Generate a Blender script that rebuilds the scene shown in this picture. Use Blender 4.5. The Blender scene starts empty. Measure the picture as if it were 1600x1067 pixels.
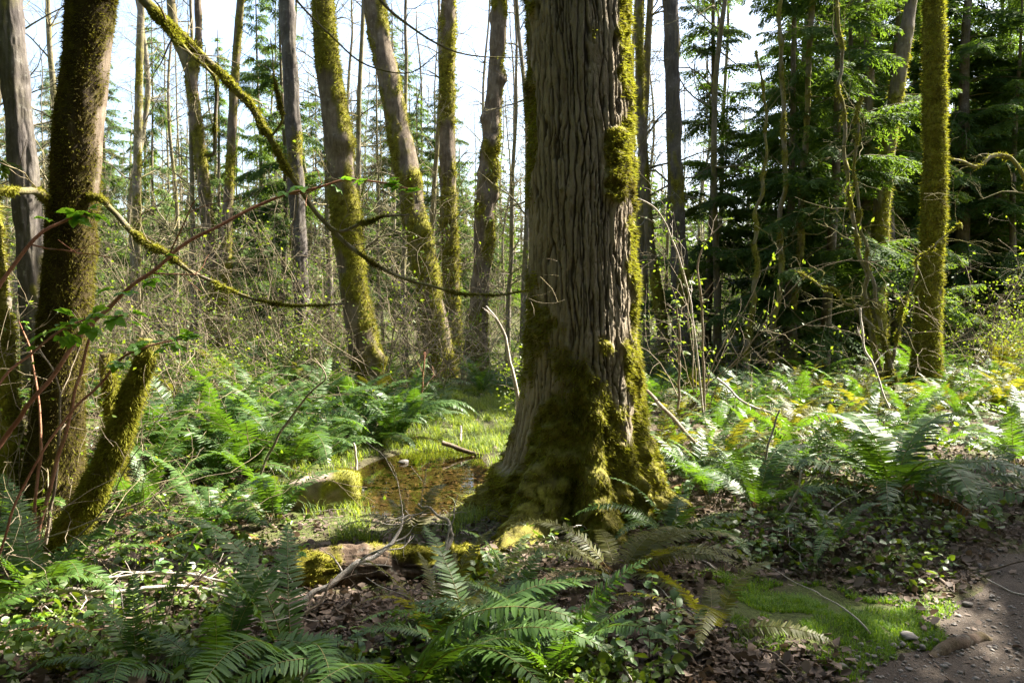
import bpy, math, random
import numpy as np
from mathutils import Vector, Matrix

# ------------------------------------------------------------------ camera, sky, sun, exposure
SC = bpy.context.scene
COL = SC.collection
R = math.radians
F = 1244.0                       # focal length in photograph pixels (28 mm lens)
CAMZ = 1.62
PITCH = math.atan((533.5 - 470.0) / F)
cam_d = bpy.data.cameras.new('camera')
cam_d.lens = 28.0
cam_d.sensor_width = 36.0
cam_d.clip_start = 0.05
cam_d.clip_end = 900.0
cam = bpy.data.objects.new('camera', cam_d)
COL.objects.link(cam)
cam.location = (0, 0, CAMZ)
cam.rotation_euler = (math.pi / 2 - PITCH, 0, 0)
SC.camera = cam

SUN_AZ, SUN_EL = 62.0, 46.0      # azimuth clockwise from the view direction (+Y)
world = bpy.data.worlds.new('World')
SC.world = world
world.use_nodes = True
wn, wl = world.node_tree.nodes, world.node_tree.links
sky = wn.new('ShaderNodeTexSky')
sky.sky_type = 'NISHITA'
sky.sun_disc = False
sky.sun_elevation = R(SUN_EL)
sky.sun_rotation = R(SUN_AZ)
sky.air_density = 1.0
sky.dust_density = 3.0
sky.ozone_density = 1.0
wl.new(sky.outputs[0], wn['Background'].inputs[0])
wn['Background'].inputs[1].default_value = 0.078

sun_d = bpy.data.lights.new('sun', 'SUN')
sun_d.energy = 5.0
sun_d.angle = R(0.55)
sun_d.color = (1.0, 0.94, 0.83)
sun = bpy.data.objects.new('sun', sun_d)
COL.objects.link(sun)
sdir = Vector((math.sin(R(SUN_AZ)) * math.cos(R(SUN_EL)), math.cos(R(SUN_AZ)) * math.cos(R(SUN_EL)), math.sin(R(SUN_EL))))
sun.rotation_euler = (-sdir).to_track_quat('-Z', 'Y').to_euler()
sun.location = sdir * 60

SC.view_settings.view_transform = 'Standard'
SC.view_settings.look = 'None'
SC.view_settings.exposure = 2.8
SC.view_settings.gamma = 1.0
SC.render.engine = 'CYCLES'
SC.cycles.max_bounces = 7
SC.cycles.diffuse_bounces = 3
SC.cycles.glossy_bounces = 2
SC.cycles.transmission_bounces = 4
SC.cycles.transparent_max_bounces = 6
SC.cycles.caustics_reflective = False
SC.cycles.caustics_refractive = False
SC.cycles.use_denoising = True
SC.cycles.denoiser = 'OPENIMAGEDENOISE'
SC.cycles.denoising_input_passes = 'RGB_ALBEDO_NORMAL'
SC.cycles.denoising_prefilter = 'NONE'
SC.cycles.sample_clamp_indirect = 6.0

# ------------------------------------------------------------------ helpers
rng = np.random.default_rng(7)
cP, sP = math.cos(PITCH), math.sin(PITCH)

def ray(px, py):
    u, v = (px - 800.0) / F, (533.5 - py) / F
    return np.array([u, cP + v * sP, -sP + v * cP])      # forward (0,cP,-sP), up (0,sP,cP)

def P(px, py, d):
    """the point seen at a photograph pixel whose distance into the scene (world Y) is d metres"""
    r = ray(px, py)
    return np.array([0, 0, CAMZ]) + r * (d / r[1])

def _h(ix, iy, iz, seed):
    n = (ix.astype(np.int64) * 374761393 + iy.astype(np.int64) * 668265263 + iz.astype(np.int64) * 2147483647 + seed * 1274126177) & 0xFFFFFFFF
    n = ((n ^ (n >> 13)) * 1274126177) & 0xFFFFFFFF
    n = ((n ^ (n >> 16)) * 2246822519) & 0xFFFFFFFF
    return ((n ^ (n >> 15)) & 0xFFFFFF) / float(0xFFFFFF) * 2 - 1

def vn(p, seed=0):
    """value noise in -1..1 of an array of points (..., 3)"""
    p = np.asarray(p, float)
    f = np.floor(p)
    t = p - f
    t = t * t * t * (t * (t * 6 - 15) + 10)
    i = f.astype(np.int64)
    x, y, z = i[..., 0], i[..., 1], i[..., 2]
    tx, ty, tz = t[..., 0], t[..., 1], t[..., 2]
    def l(a, b, w): return a + (b - a) * w
    c00 = l(_h(x, y, z, seed), _h(x + 1, y, z, seed), tx)
    c10 = l(_h(x, y + 1, z, seed), _h(x + 1, y + 1, z, seed), tx)
    c01 = l(_h(x, y, z + 1, seed), _h(x + 1, y, z + 1, seed), tx)
    c11 = l(_h(x, y + 1, z + 1, seed), _h(x + 1, y + 1, z + 1, seed), tx)
    return l(l(c00, c10, ty), l(c01, c11, ty), tz)

def fbm(p, seed=0, o=4):
    a, s, t = 0.0, 1.0, 0.0
    p = np.asarray(p, float)
    for k in range(o):
        a = a + vn(p * (2.03 ** k) + 17.3 * k, seed + k * 31) * s
        t += s
        s *= 0.5
    return a / t * 1.5

def sstep(a, b, x):
    t = np.clip((np.asarray(x, float) - a) / (b - a), 0, 1)
    return t * t * (3 - 2 * t)

# the lie of the land
def pond_field(x, y):
    """below 1 inside the pond outline"""
    e = np.sqrt(((x + 0.92 + 0.06 * np.sin(y * 3.1)) / 0.78) ** 2 + ((y - 7.75) / 1.55) ** 2)
    return e + 0.10 * np.sin(np.arctan2(y - 7.75, x + 0.92) * 3 + 1.0)

def creek_x(y):
    return -0.55 + 0.28 * (y - 9.0) * 0.35 + 0.25 * np.sin(y * 0.8)

def trail_t(x, y):
    """signed distance in metres past the trail's edge towards the viewer"""
    w = 0.10 * np.sin(x * 2.3 + 0.5) + 0.05 * np.sin(x * 6.1 + y * 3.0)
    return (2.12 + 0.92 * x - 0.10 * np.maximum(x - 1.8, 0) ** 2 - y) / 1.36 + w

POND_Z = -0.13
def gz(x, y):
    x, y = np.broadcast_arrays(np.asarray(x, float), np.asarray(y, float))
    p = np.stack([x, y, np.zeros_like(x)], -1)
    tr = sstep(-0.25, 0.25, trail_t(x, y)) * sstep(2.6, 2.0, trail_t(x, y))
    z = 0.10 * vn(p * 0.33, 3) + (0.05 * vn(p * 1.1, 4) + 0.022 * vn(p * 3.7, 5) + 0.012 * vn(p * 9.0, 6)) * (1 - 0.75 * tr)
    z = z * sstep(0.0, 4.0, np.hypot(x, y - 1))
    z = z + 0.32 * sstep(9.0, 20.0, y) * sstep(1.5, 6.0, x)                      # fern field rises to the right
    z = z + 0.22 * sstep(0.9, 2.2, -x - 1.1 - 0.1 * (y - 9)) * sstep(7.0, 9.5, y)  # bank behind the pond
    z = z + 0.5 * sstep(20, 60, y)
    e = pond_field(x, y)
    near = np.maximum(sstep(1.75, 0.95, e), sstep(1.0, 0.25, np.abs(x - creek_x(y))) * sstep(8.5, 9.3, y) * sstep(17, 12.5, y) * 0.85)
    z = z * (1 - near) + near * (-0.11)
    z = z - 0.14 * sstep(1.02, 0.75, e) - 0.05 * sstep(0.75, 0.3, e)
    z = z - 0.03 * tr
    return z

def gzf(x, y): return float(gz(x, y))

def G(px, py):
    """where the line of sight through a photograph pixel meets the ground"""
    r = ray(px, py)
    t = CAMZ / max(0.02, -r[2])
    for _ in range(25):
        q = np.array([0, 0, CAMZ]) + r * t
        t = 0.5 * t + 0.5 * (CAMZ - gzf(q[0], q[1])) / max(0.02, -r[2])
    return np.array([0, 0, CAMZ]) + r * t

def gp(x, y, dz=0.0): return np.array([x, y, gzf(x, y) + dz])

def spline(pts, n):
    """Catmull-Rom through rows of pts, n samples evenly spread over the length"""
    p = np.asarray(pts, float)
    if len(p) == 2:
        return p[0] + (p[1] - p[0]) * np.linspace(0, 1, n)[:, None]
    q = np.vstack([2 * p[0] - p[1], p, 2 * p[-1] - p[-2]])
    L = np.concatenate([[0], np.cumsum(np.linalg.norm(np.diff(p[:, :3], axis=0), axis=1))])
    s = np.linspace(0, L[-1], n)
    k = np.clip(np.searchsorted(L, s, 'right') - 1, 0, len(p) - 2)
    t = ((s - L[k]) / np.maximum(1e-9, L[k + 1] - L[k]))[:, None]
    a, b, c, d = q[k], q[k + 1], q[k + 2], q[k + 3]
    return 0.5 * (2 * b + (c - a) * t + (2 * a - 5 * b + 4 * c - d) * t ** 2 + (3 * b - a - 3 * c + d) * t ** 3)

def frames(path):
    t = np.gradient(path, axis=0)
    t /= np.linalg.norm(t, axis=1, keepdims=True) + 1e-12
    m = np.abs(t.mean(0))
    ref = np.zeros(3)
    ref[int(np.argmin(m))] = 1.0
    a = np.cross(np.broadcast_to(ref, t.shape), t)
    a /= np.linalg.norm(a, axis=1, keepdims=True) + 1e-12
    return t, a, np.cross(t, a)

def tube(path, rad, k):
    """rings (n, k, 3) and outward normals round a path"""
    t, a, b = frames(path)
    th = np.arange(k) * 2 * np.pi / k
    nrm = a[:, None] * np.cos(th)[None, :, None] + b[:, None] * np.sin(th)[None, :, None]
    return path[:, None] + nrm * np.asarray(rad)[:, None, None], nrm

def grid_quads(n, k, off=0):
    i, j = np.meshgrid(np.arange(n - 1), np.arange(k), indexing='ij')
    j2 = (j + 1) % k
    return np.stack([i * k + j, i * k + j2, (i + 1) * k + j2, (i + 1) * k + j], -1).reshape(-1, 4) + off

class MB:
    """collects geometry and makes ONE mesh of it"""
    def __init__(s):
        s.V, s.Q, s.T, s.A, s.n = [], [], [], {}, 0
    def add(s, V, Q=None, T=None, **attr):
        V = np.asarray(V, float).reshape(-1, 3)
        if Q is not None and len(Q): s.Q.append(np.asarray(Q) + s.n)
        if T is not None and len(T): s.T.append(np.asarray(T) + s.n)
        s.V.append(V)
        for k in set(s.A) | set(attr):
            lst = s.A.setdefault(k, [np.zeros(s.n)] if s.n else [])
            v = attr.get(k, 0.0)
            lst.append(np.broadcast_to(np.asarray(v, float).ravel() if np.ndim(v) else np.float64(v), (len(V),)).copy())
        s.n += len(V)
        return s
    def tube(s, path, rad, k, cap=True, **attr):
        V, _ = tube(np.asarray(path), rad, k)
        n = len(V)
        at = {a: (np.repeat(v, k) if np.ndim(v) else v) for a, v in attr.items()}
        T = []
        if cap and k >= 3:
            T = [[(n - 1) * k, (n - 1) * k + j, (n - 1) * k + j + 1] for j in range(1, k - 1)] + [[0, j + 1, j] for j in range(1, k - 1)]
        s.add(V, grid_quads(n, k), T, **at)
        return s
    def mesh(s, name, mat, smooth=True):
        me = bpy.data.meshes.new(name)
        if not s.V: return me
        V = np.vstack(s.V)
        Q = np.vstack(s.Q) if s.Q else np.zeros((0, 4), int)
        T = np.vstack(s.T) if s.T else np.zeros((0, 3), int)
        me.vertices.add(len(V))
        me.vertices.foreach_set('co', V.astype(np.float32).ravel())
        me.loops.add(len(Q) * 4 + len(T) * 3)
        me.loops.foreach_set('vertex_index', np.concatenate([Q.ravel(), T.ravel()]).astype(np.int32))
        me.polygons.add(len(Q) + len(T))
        me.polygons.foreach_set('loop_start', np.concatenate([np.arange(len(Q)) * 4, len(Q) * 4 + np.arange(len(T)) * 3]).astype(np.int32))
        if smooth: me.polygons.foreach_set('use_smooth', np.ones(len(Q) + len(T), bool))
        for k, lst in s.A.items():
            a = me.attributes.new(k, 'FLOAT', 'POINT')
            a.data.foreach_set('value', np.concatenate(lst).astype(np.float32))
        me.update(calc_edges=True)
        me.materials.append(mat)
        return me

def obj(name, me, parent=None, loc=None):
    o = bpy.data.objects.new(name, me)
    COL.objects.link(o)
    if parent is not None: o.parent = parent
    if loc is not None: o.location = loc
    return o

def tag(o, label=None, cat=None, group=None, kind=None):
    for k, v in (('label', label), ('category', cat), ('group', group), ('kind', kind)):
        if v: o[k] = v
    return o

def empty(name, loc=(0, 0, 0), rz=0.0, sc=1.0):
    o = obj(name, None)
    o.location = tuple(float(v) for v in loc)
    o.rotation_euler = (0, 0, rz)
    o.scale = (sc, sc, sc)
    o.empty_display_size = 0.1
    return o

def rand_dirs(n, r=rng):
    v = r.normal(size=(n, 3))
    return v / np.linalg.norm(v, axis=1, keepdims=True)

def unit(v):
    v = np.asarray(v, float)
    return v / (np.linalg.norm(v, axis=-1, keepdims=True) + 1e-12)

# ------------------------------------------------------------------ materials
def new_mat(name):
    m = bpy.data.materials.new(name)
    m.use_nodes = True
    m.node_tree.nodes.clear()
    return m, m.node_tree.nodes, m.node_tree.links

def nd(N, t, **kw):
    n = N.new(t)
    for k, v in kw.items(): setattr(n, k, v)
    return n

def ramp(N, L, fac, stops):
    r = N.new('ShaderNodeValToRGB')
    e = r.color_ramp.elements
    while len(e) < len(stops): e.new(0.5)
    for i, (p, c) in enumerate(stops):
        e[i].position = p
        e[i].color = (*c, 1) if len(c) == 3 else c
    L.new(fac, r.inputs[0])
    return r.outputs[0]

def mixc(N, L, fac, a, b, mode='MIX'):
    m = nd(N, 'ShaderNodeMix', data_type='RGBA', blend_type=mode)
    for i, v in ((0, fac), (6, a), (7, b)):
        if isinstance(v, (int, float)): m.inputs[i].default_value = v
        elif isinstance(v, tuple): m.inputs[i].default_value = (*v, 1)
        else: L.new(v, m.inputs[i])
    return m.outputs[2]

def math_(N, L, op, a, b=None, clamp=False):
    m = nd(N, 'ShaderNodeMath', operation=op, use_clamp=clamp)
    for i, v in ((0, a), (1, b)):
        if v is None: continue
        if isinstance(v, (int, float)): m.inputs[i].default_value = v
        else: L.new(v, m.inputs[i])
    return m.outputs[0]

def noise(N, L, scale, detail=4, rough=0.55, vec=None, stretch=None, coord='Object'):
    n = N.new('ShaderNodeTexNoise')
    n.inputs['Scale'].default_value = scale
    n.inputs['Detail'].default_value = detail
    n.inputs['Roughness'].default_value = rough
    if vec is None:
        vec = N.new('ShaderNodeTexCoord').outputs[coord]
    if stretch:
        mp = N.new('ShaderNodeMapping')
        mp.inputs['Scale'].default_value = stretch
        L.new(vec, mp.inputs[0])
        vec = mp.outputs[0]
    L.new(vec, n.inputs['Vector'])
    return n.outputs['Fac']

def attr(N, name):
    a = N.new('ShaderNodeAttribute')
    a.attribute_name = name
    return a.outputs['Fac']

def finish(N, L, col, rough=0.9, spec=0.3, bump=None, bstr=0.4, bdist=0.01):
    b = N.new('ShaderNodeBsdfPrincipled')
    if isinstance(col, tuple): b.inputs['Base Color'].default_value = (*col, 1)
    else: L.new(col, b.inputs['Base Color'])
    if isinstance(rough, (int, float)): b.inputs['Roughness'].default_value = rough
    else: L.new(rough, b.inputs['Roughness'])
    b.inputs['Specular IOR Level'].default_value = spec
    if bump is not None:
        bp = N.new('ShaderNodeBump')
        bp.inputs['Strength'].default_value = bstr
        bp.inputs['Distance'].default_value = bdist
        L.new(bump, bp.inputs['Height'])
        L.new(bp.outputs[0], b.inputs['Normal'])
    o = N.new('ShaderNodeOutputMaterial')
    L.new(b.outputs[0], o.inputs[0])
    return b

MOSS_A, MOSS_B, MOSS_C = (0.04, 0.032, 0.007), (0.14, 0.125, 0.014), (0.26, 0.25, 0.026)

def mat_bark(name, c1, c2, stretch=(1, 1, 0.16), scale=26, moss_noise=0.0):
    m, N, L = new_mat(name)
    n1 = noise(N, L, scale, 6, 0.65, stretch=stretch)
    n2 = noise(N, L, 3.5, 4, 0.6)
    n3 = noise(N, L, 14, 3, 0.6)
    c = ramp(N, L, n1, [(0.3, c1), (0.7, c2)])
    pk = 0.25 if name == 'bark_main' else 0.5
    c = mixc(N, L, ramp(N, L, n2, [(0.45, (0, 0, 0)), (0.75, (pk, pk, pk))]), c, tuple(min(1, v * 1.7 + 0.04) for v in c2))
    c = mixc(N, L, ramp(N, L, n3, [(0.60, (0, 0, 0)), (0.74, (0.4, 0.4, 0.4))]), c, (0.30, 0.30, 0.25))   # lichen
    if name == 'bark_main':      # raw inner bark in the fissures, darkened further for furrow shade, between grey weathered plates
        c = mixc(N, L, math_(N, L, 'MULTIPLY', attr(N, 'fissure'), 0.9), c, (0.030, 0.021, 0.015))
    ms = attr(N, 'moss')
    if moss_noise:
        mm = math_(N, L, 'MULTIPLY', ramp(N, L, noise(N, L, 2.2, 5, 0.65, stretch=(1, 1, 0.4)), [(0.42, (0, 0, 0)), (0.62, (1, 1, 1))]), moss_noise)
        ms = math_(N, L, 'MAXIMUM', ms, mm)
    mc = ramp(N, L, noise(N, L, 9, 5, 0.7), [(0.28, MOSS_A), (0.5, MOSS_B), (0.74, MOSS_C)] if 'brown' not in name else [(0.3, (0.022, 0.014, 0.005)), (0.55, (0.05, 0.036, 0.009)), (0.8, (0.12, 0.11, 0.015))])  # the brown ramp carries the leaning trunk's shade in its moss colour
    c = mixc(N, L, ms, c, mc)
    fine = noise(N, L, 90, 3, 0.7)
    hb = math_(N, L, 'ADD', n1, math_(N, L, 'MULTIPLY', fine, 0.5))
    finish(N, L, c, 0.93, 0.2, hb, 0.55, 0.02)
    return m

def mat_moss(name, k=1.0):
    m, N, L = new_mat(name)
    v = attr(N, 'var')
    n = noise(N, L, 7, 4, 0.65)
    f = math_(N, L, 'ADD', math_(N, L, 'MULTIPLY', v, 0.55), math_(N, L, 'MULTIPLY', n, 0.6))
    c = ramp(N, L, f, [(0.22, (0.045, 0.032, 0.008)), (0.48, (0.14, 0.125, 0.014)), (0.88, (0.27, 0.275, 0.03))])
    c = mixc(N, L, ramp(N, L, noise(N, L, 2.3, 4, 0.7), [(0.49, (0, 0, 0)), (0.70, (0.75, 0.75, 0.75))]), c, (0.055, 0.034, 0.010))
    if k < 1: c = mixc(N, L, 0.55, c, (0.045, 0.029, 0.009))  # mixes shade into the moss colour, towards dark brown
    b = N.new('ShaderNodeBsdfPrincipled')
    L.new(c, b.inputs['Base Color'])
    b.inputs['Roughness'].default_value = 0.8
    b.inputs['Specular IOR Level'].default_value = 0.15
    t = N.new('ShaderNodeBsdfTranslucent')
    L.new(mixc(N, L, 1.0, c, (1.25, 1.3, 0.8), 'MULTIPLY'), t.inputs[0])
    mx = N.new('ShaderNodeMixShader')
    mx.inputs[0].default_value = 0.4
    L.new(b.outputs[0], mx.inputs[1]); L.new(t.outputs[0], mx.inputs[2])
    L.new(mx.outputs[0], N.new('ShaderNodeOutputMaterial').inputs[0])
    return m

def mat_leaf(name, ca, cb, stem=(0.20, 0.17, 0.07), trans=0.4, rough=0.4, spec=0.5, tcol=(2.0, 1.9, 0.5), orand=0.5):
    m, N, L = new_mat(name)
    v = attr(N, 'var')
    oi = N.new('ShaderNodeObjectInfo')
    f = math_(N, L, 'ADD', math_(N, L, 'MULTIPLY', v, 1 - orand), math_(N, L, 'MULTIPLY', oi.outputs['Random'], orand))
    c = ramp(N, L, f, [(0.05, ca), (0.95, cb)])
    c = mixc(N, L, attr(N, 'stem'), c, stem)
    b = N.new('ShaderNodeBsdfPrincipled')
    L.new(c, b.inputs['Base Color'])
    b.inputs['Roughness'].default_value = rough
    b.inputs['Specular IOR Level'].default_value = spec
    t = N.new('ShaderNodeBsdfTranslucent')
    L.new(mixc(N, L, 1.0, c, tcol, 'MULTIPLY'), t.inputs[0])
    mx = N.new('ShaderNodeMixShader')
    mx.inputs[0].default_value = trans
    L.new(b.outputs[0], mx.inputs[1]); L.new(t.outputs[0], mx.inputs[2])
    L.new(mx.outputs[0], N.new('ShaderNodeOutputMaterial').inputs[0])
    return m

M = {}
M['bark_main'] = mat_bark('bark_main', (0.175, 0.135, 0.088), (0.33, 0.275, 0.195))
M['bark_maple'] = mat_bark('bark_maple', (0.06, 0.043, 0.028), (0.16, 0.125, 0.085))
M['bark_fir'] = mat_bark('bark_fir', (0.038, 0.032, 0.028), (0.095, 0.08, 0.07), moss_noise=0.12)
M['bark_alder'] = mat_bark('bark_alder', (0.085, 0.072, 0.055), (0.22, 0.19, 0.15), (1, 1, 0.5), 12, moss_noise=0.75)
M['bark_conifer'] = mat_bark('bark_conifer', (0.06, 0.045, 0.035), (0.15, 0.12, 0.095), moss_noise=0.35)
M['bark_wood'] = mat_bark('bark_wood', (0.028, 0.018, 0.012), (0.11, 0.075, 0.05))
M['bark_mossy'] = mat_bark('bark_mossy', (0.09, 0.07, 0.045), (0.20, 0.17, 0.12), moss_noise=0.9)
M['stick'] = mat_bark('stick', (0.22, 0.18, 0.14), (0.46, 0.41, 0.35), (1, 1, 1), 30)
M['stick_dark'] = mat_bark('stick_dark', (0.07, 0.05, 0.035), (0.17, 0.13, 0.09), (1, 1, 1), 30)
M['twig'] = mat_bark('twig', (0.10, 0.075, 0.05), (0.25, 0.20, 0.14), (1, 1, 1), 20)
M['cane'] = mat_bark('cane', (0.19, 0.080, 0.045), (0.36, 0.18, 0.11), (1, 1, 1), 22)
M['moss'] = mat_moss('moss')
M['moss_brown_shaded'] = mat_moss('moss_brown_shaded', 0.5)  # brownish moss, darkened as if the leaning trunk stood in shade
M['bark_brown_shaded_moss'] = mat_bark('bark_brown_shaded_moss', (0.06, 0.043, 0.028), (0.17, 0.13, 0.09))  # bark whose moss colour is lowered to stand for shade
M['fern'] = mat_leaf('fern', (0.030, 0.070, 0.013), (0.072, 0.138, 0.022), trans=0.38, rough=0.48, spec=0.38)
M['fern_old'] = mat_leaf('fern_old', (0.07, 0.075, 0.015), (0.13, 0.13, 0.025), trans=0.45, rough=0.5, spec=0.3)
M['fern_dead'] = mat_leaf('fern_dead', (0.16, 0.085, 0.035), (0.27, 0.16, 0.08), trans=0.25, rough=0.8, spec=0.1, tcol=(1.2, 1.0, 0.7))
M['needles'] = mat_leaf('needles', (0.036, 0.070, 0.020), (0.095, 0.15, 0.038), stem=(0.08, 0.06, 0.04), trans=0.45, rough=0.7, spec=0.12, orand=0.35)
M['spring_leaf'] = mat_leaf('spring_leaf', (0.06, 0.11, 0.018), (0.14, 0.18, 0.035), stem=(0.17, 0.13, 0.08), trans=0.5, rough=0.5, spec=0.3, orand=0.3)
M['salmonberry_leaf'] = mat_leaf('salmonberry_leaf', (0.08, 0.19, 0.025), (0.15, 0.27, 0.04), trans=0.5, rough=0.5, spec=0.35, orand=0.3)
M['cover_leaf'] = mat_leaf('cover_leaf', (0.045, 0.090, 0.012), (0.13, 0.18, 0.028), stem=(0.14, 0.10, 0.05), trans=0.3, rough=0.42, spec=0.45, orand=0.0)
M['grass'] = mat_leaf('grass', (0.07, 0.13, 0.02), (0.22, 0.26, 0.06), trans=0.45, rough=0.5, spec=0.3, orand=0.0)
M['litter'] = mat_leaf('litter', (0.045, 0.032, 0.022), (0.19, 0.14, 0.105), trans=0.12, rough=0.75, spec=0.2, tcol=(1.1, 1, 0.8), orand=0.0)

def mat_ground():
    m, N, L = new_mat('forest_floor')
    n1 = noise(N, L, 2.2, 6, 0.6)
    n2 = noise(N, L, 38, 4, 0.7)
    c = ramp(N, L, n2, [(0.3, (0.040, 0.026, 0.017)), (0.55, (0.085, 0.058, 0.038)), (0.8, (0.17, 0.125, 0.09))])
    g = ramp(N, L, noise(N, L, 30, 4, 0.7), [(0.3, (0.03, 0.045, 0.010)), (0.7, (0.10, 0.13, 0.025))])
    c = mixc(N, L, ramp(N, L, n1, [(0.45, (0, 0, 0)), (0.62, (0.75, 0.75, 0.75))]), c, g)
    c = mixc(N, L, attr(N, 'green'), c, g)
    mud = ramp(N, L, n2, [(0.3, (0.035, 0.032, 0.016)), (0.7, (0.11, 0.095, 0.048))])
    c = mixc(N, L, attr(N, 'mud'), c, mud)
    finish(N, L, c, 0.95, 0.2, math_(N, L, 'ADD', n2, noise(N, L, 120, 2)), 0.8, 0.02)
    return m
M['ground'] = mat_ground()

def mat_trail():
    m, N, L = new_mat('trail_dirt')
    n1 = noise(N, L, 5, 5, 0.6)
    n2 = noise(N, L, 70, 4, 0.7)
    c = ramp(N, L, n1, [(0.3, (0.042, 0.030, 0.021)), (0.7, (0.092, 0.069, 0.050))])
    c = mixc(N, L, ramp(N, L, n2, [(0.5, (0, 0, 0)), (0.72, (0.7, 0.7, 0.7))]), c, (0.13, 0.105, 0.082))
    finish(N, L, c, 0.9, 0.25, math_(N, L, 'ADD', n2, noise(N, L, 160, 2)), 0.8, 0.012)
    return m
M['trail'] = mat_trail()

def mat_stone(name, c1, c2, moss=0.0):
    m, N, L = new_mat(name)
    c = ramp(N, L, noise(N, L, 12, 6, 0.65), [(0.3, c1), (0.7, c2)])
    ms = attr(N, 'moss')
    c = mixc(N, L, ms, c, ramp(N, L, noise(N, L, 16, 4, 0.7), [(0.3, (0.10, 0.10, 0.015)), (0.7, (0.30, 0.29, 0.04))]))
    finish(N, L, c, 0.85, 0.3, noise(N, L, 60, 4, 0.7), 0.5, 0.01)
    return m
M['stone'] = mat_stone('stone', (0.10, 0.088, 0.076), (0.24, 0.215, 0.19))
M['boulder'] = mat_stone('boulder', (0.13, 0.095, 0.07), (0.32, 0.25, 0.19))

def mat_water():
    m, N, L = new_mat('pond_water')
    tr = N.new('ShaderNodeBsdfTransparent')
    tr.inputs[0].default_value = (0.62, 0.55, 0.34, 1)
    gl = N.new('ShaderNodeBsdfGlossy')
    gl.inputs['Roughness'].default_value = 0.015
    gl.inputs['Color'].default_value = (1, 1, 1, 1)
    bp = N.new('ShaderNodeBump')
    bp.inputs['Strength'].default_value = 0.06
    bp.inputs['Distance'].default_value = 0.02
    L.new(noise(N, L, 6, 2, 0.5), bp.inputs['Height'])
    L.new(bp.outputs[0], gl.inputs['Normal'])
    fr = N.new('ShaderNodeFresnel')
    fr.inputs[0].default_value = 1.33
    L.new(bp.outputs[0], fr.inputs['Normal'])
    mx = N.new('ShaderNodeMixShader')
    L.new(fr.outputs[0], mx.inputs[0]); L.new(tr.outputs[0], mx.inputs[1]); L.new(gl.outputs[0], mx.inputs[2])
    L.new(mx.outputs[0], N.new('ShaderNodeOutputMaterial').inputs[0])
    return m
M['water'] = mat_water()

# ------------------------------------------------------------------ ground, trail, pond
def axis(lo, hi, flo, fhi, step, grow=1.13):
    mid = np.arange(flo, fhi + 1e-6, step)
    a, s, x = [], step, flo
    while x > lo:
        s *= grow; x -= s; a.append(x)
    b, s, x = [], step, fhi
    while x < hi:
        s *= grow; x += s; b.append(x)
    return np.concatenate([a[::-1], mid, b])

def sheet(xs, ys, zf):
    X, Y = np.meshgrid(xs, ys)
    Z = zf(X, Y)
    n, k = X.shape
    i, j = np.meshgrid(np.arange(n - 1), np.arange(k - 1), indexing='ij')
    Q = np.stack([i * k + j, i * k + j + 1, (i + 1) * k + j + 1, (i + 1) * k + j], -1).reshape(-1, 4)
    return X, Y, np.stack([X, Y, Z], -1).reshape(-1, 3), Q

xs = axis(-400, 400, -4.6, 5.2, 0.066)
ys = axis(-60, 700, 2.2, 11.0, 0.066)
X, Y, V, Q = sheet(xs, ys, gz)
pf = pond_field(X, Y)
mud = np.maximum(sstep(1.22, 1.0, pf), sstep(0.42, 0.12, np.abs(X - creek_x(Y))) * sstep(8.5, 9.5, Y) * sstep(15, 11, Y) * 0.8)
lawn_c = G(1275, 955)
lawn = sstep(1.15, 0.7, np.hypot((X - lawn_c[0]) / 0.62, (Y - lawn_c[1]) / 0.6) + 0.25 * vn(np.stack([X, Y, X * 0], -1) * 4, 9))
wet = sstep(2.3, 1.3, pf) * sstep(0.95, 1.15, pf)
green = np.clip(np.maximum(lawn * 0.85, np.maximum(wet * 0.55, sstep(1.2, 0.5, np.abs(X - creek_x(Y))) * sstep(8.5, 9.5, Y) * sstep(16, 12, Y) * 0.6)) + 0.5 * sstep(9, 16, Y), 0, 1)
mb = MB().add(V, Q, green=green, mud=mud)
tag(obj('ground', mb.mesh('ground', M['ground'])), kind='structure')

# the trail the viewer stands on: a sheet that dives under the forest floor at its ragged edge
s_ = np.linspace(-7, 11, 260); w_ = np.linspace(-0.45, 3.6, 90)
S, W = np.meshgrid(s_, w_)
ex, ey = 0.736, 0.677           # along the trail edge
TX = S * ex + W * ey; TY = 2.12 + S * ey - W * ex
tt = trail_t(TX, TY)
TZ = gz(TX, TY) + 0.014 - 0.06 * sstep(0.16, -0.25, tt) - 0.06 * sstep(2.0, 2.4, tt)
k = S.shape[1]
i, j = np.meshgrid(np.arange(S.shape[0] - 1), np.arange(k - 1), indexing='ij')
Q = np.stack([i * k + j, (i + 1) * k + j, (i + 1) * k + j + 1, i * k + j + 1], -1).reshape(-1, 4)
tag(obj('trail', MB().add(np.stack([TX, TY, TZ], -1), Q).mesh('trail', M['trail'])), kind='structure')

th = np.linspace(0, 2 * np.pi, 73)[:-1]
rr = np.linspace(0, 1, 14)
TH, RR = np.meshgrid(th, rr)
V = np.stack([-0.92 + RR * 0.98 * np.cos(TH), 7.75 + RR * 1.9 * np.sin(TH), np.full_like(TH, POND_Z)], -1)
tag(obj('pond_water', MB().add(V, grid_quads(14, 72)[:, ::-1]).mesh('pond_water', M['water'])), kind='structure')

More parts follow.
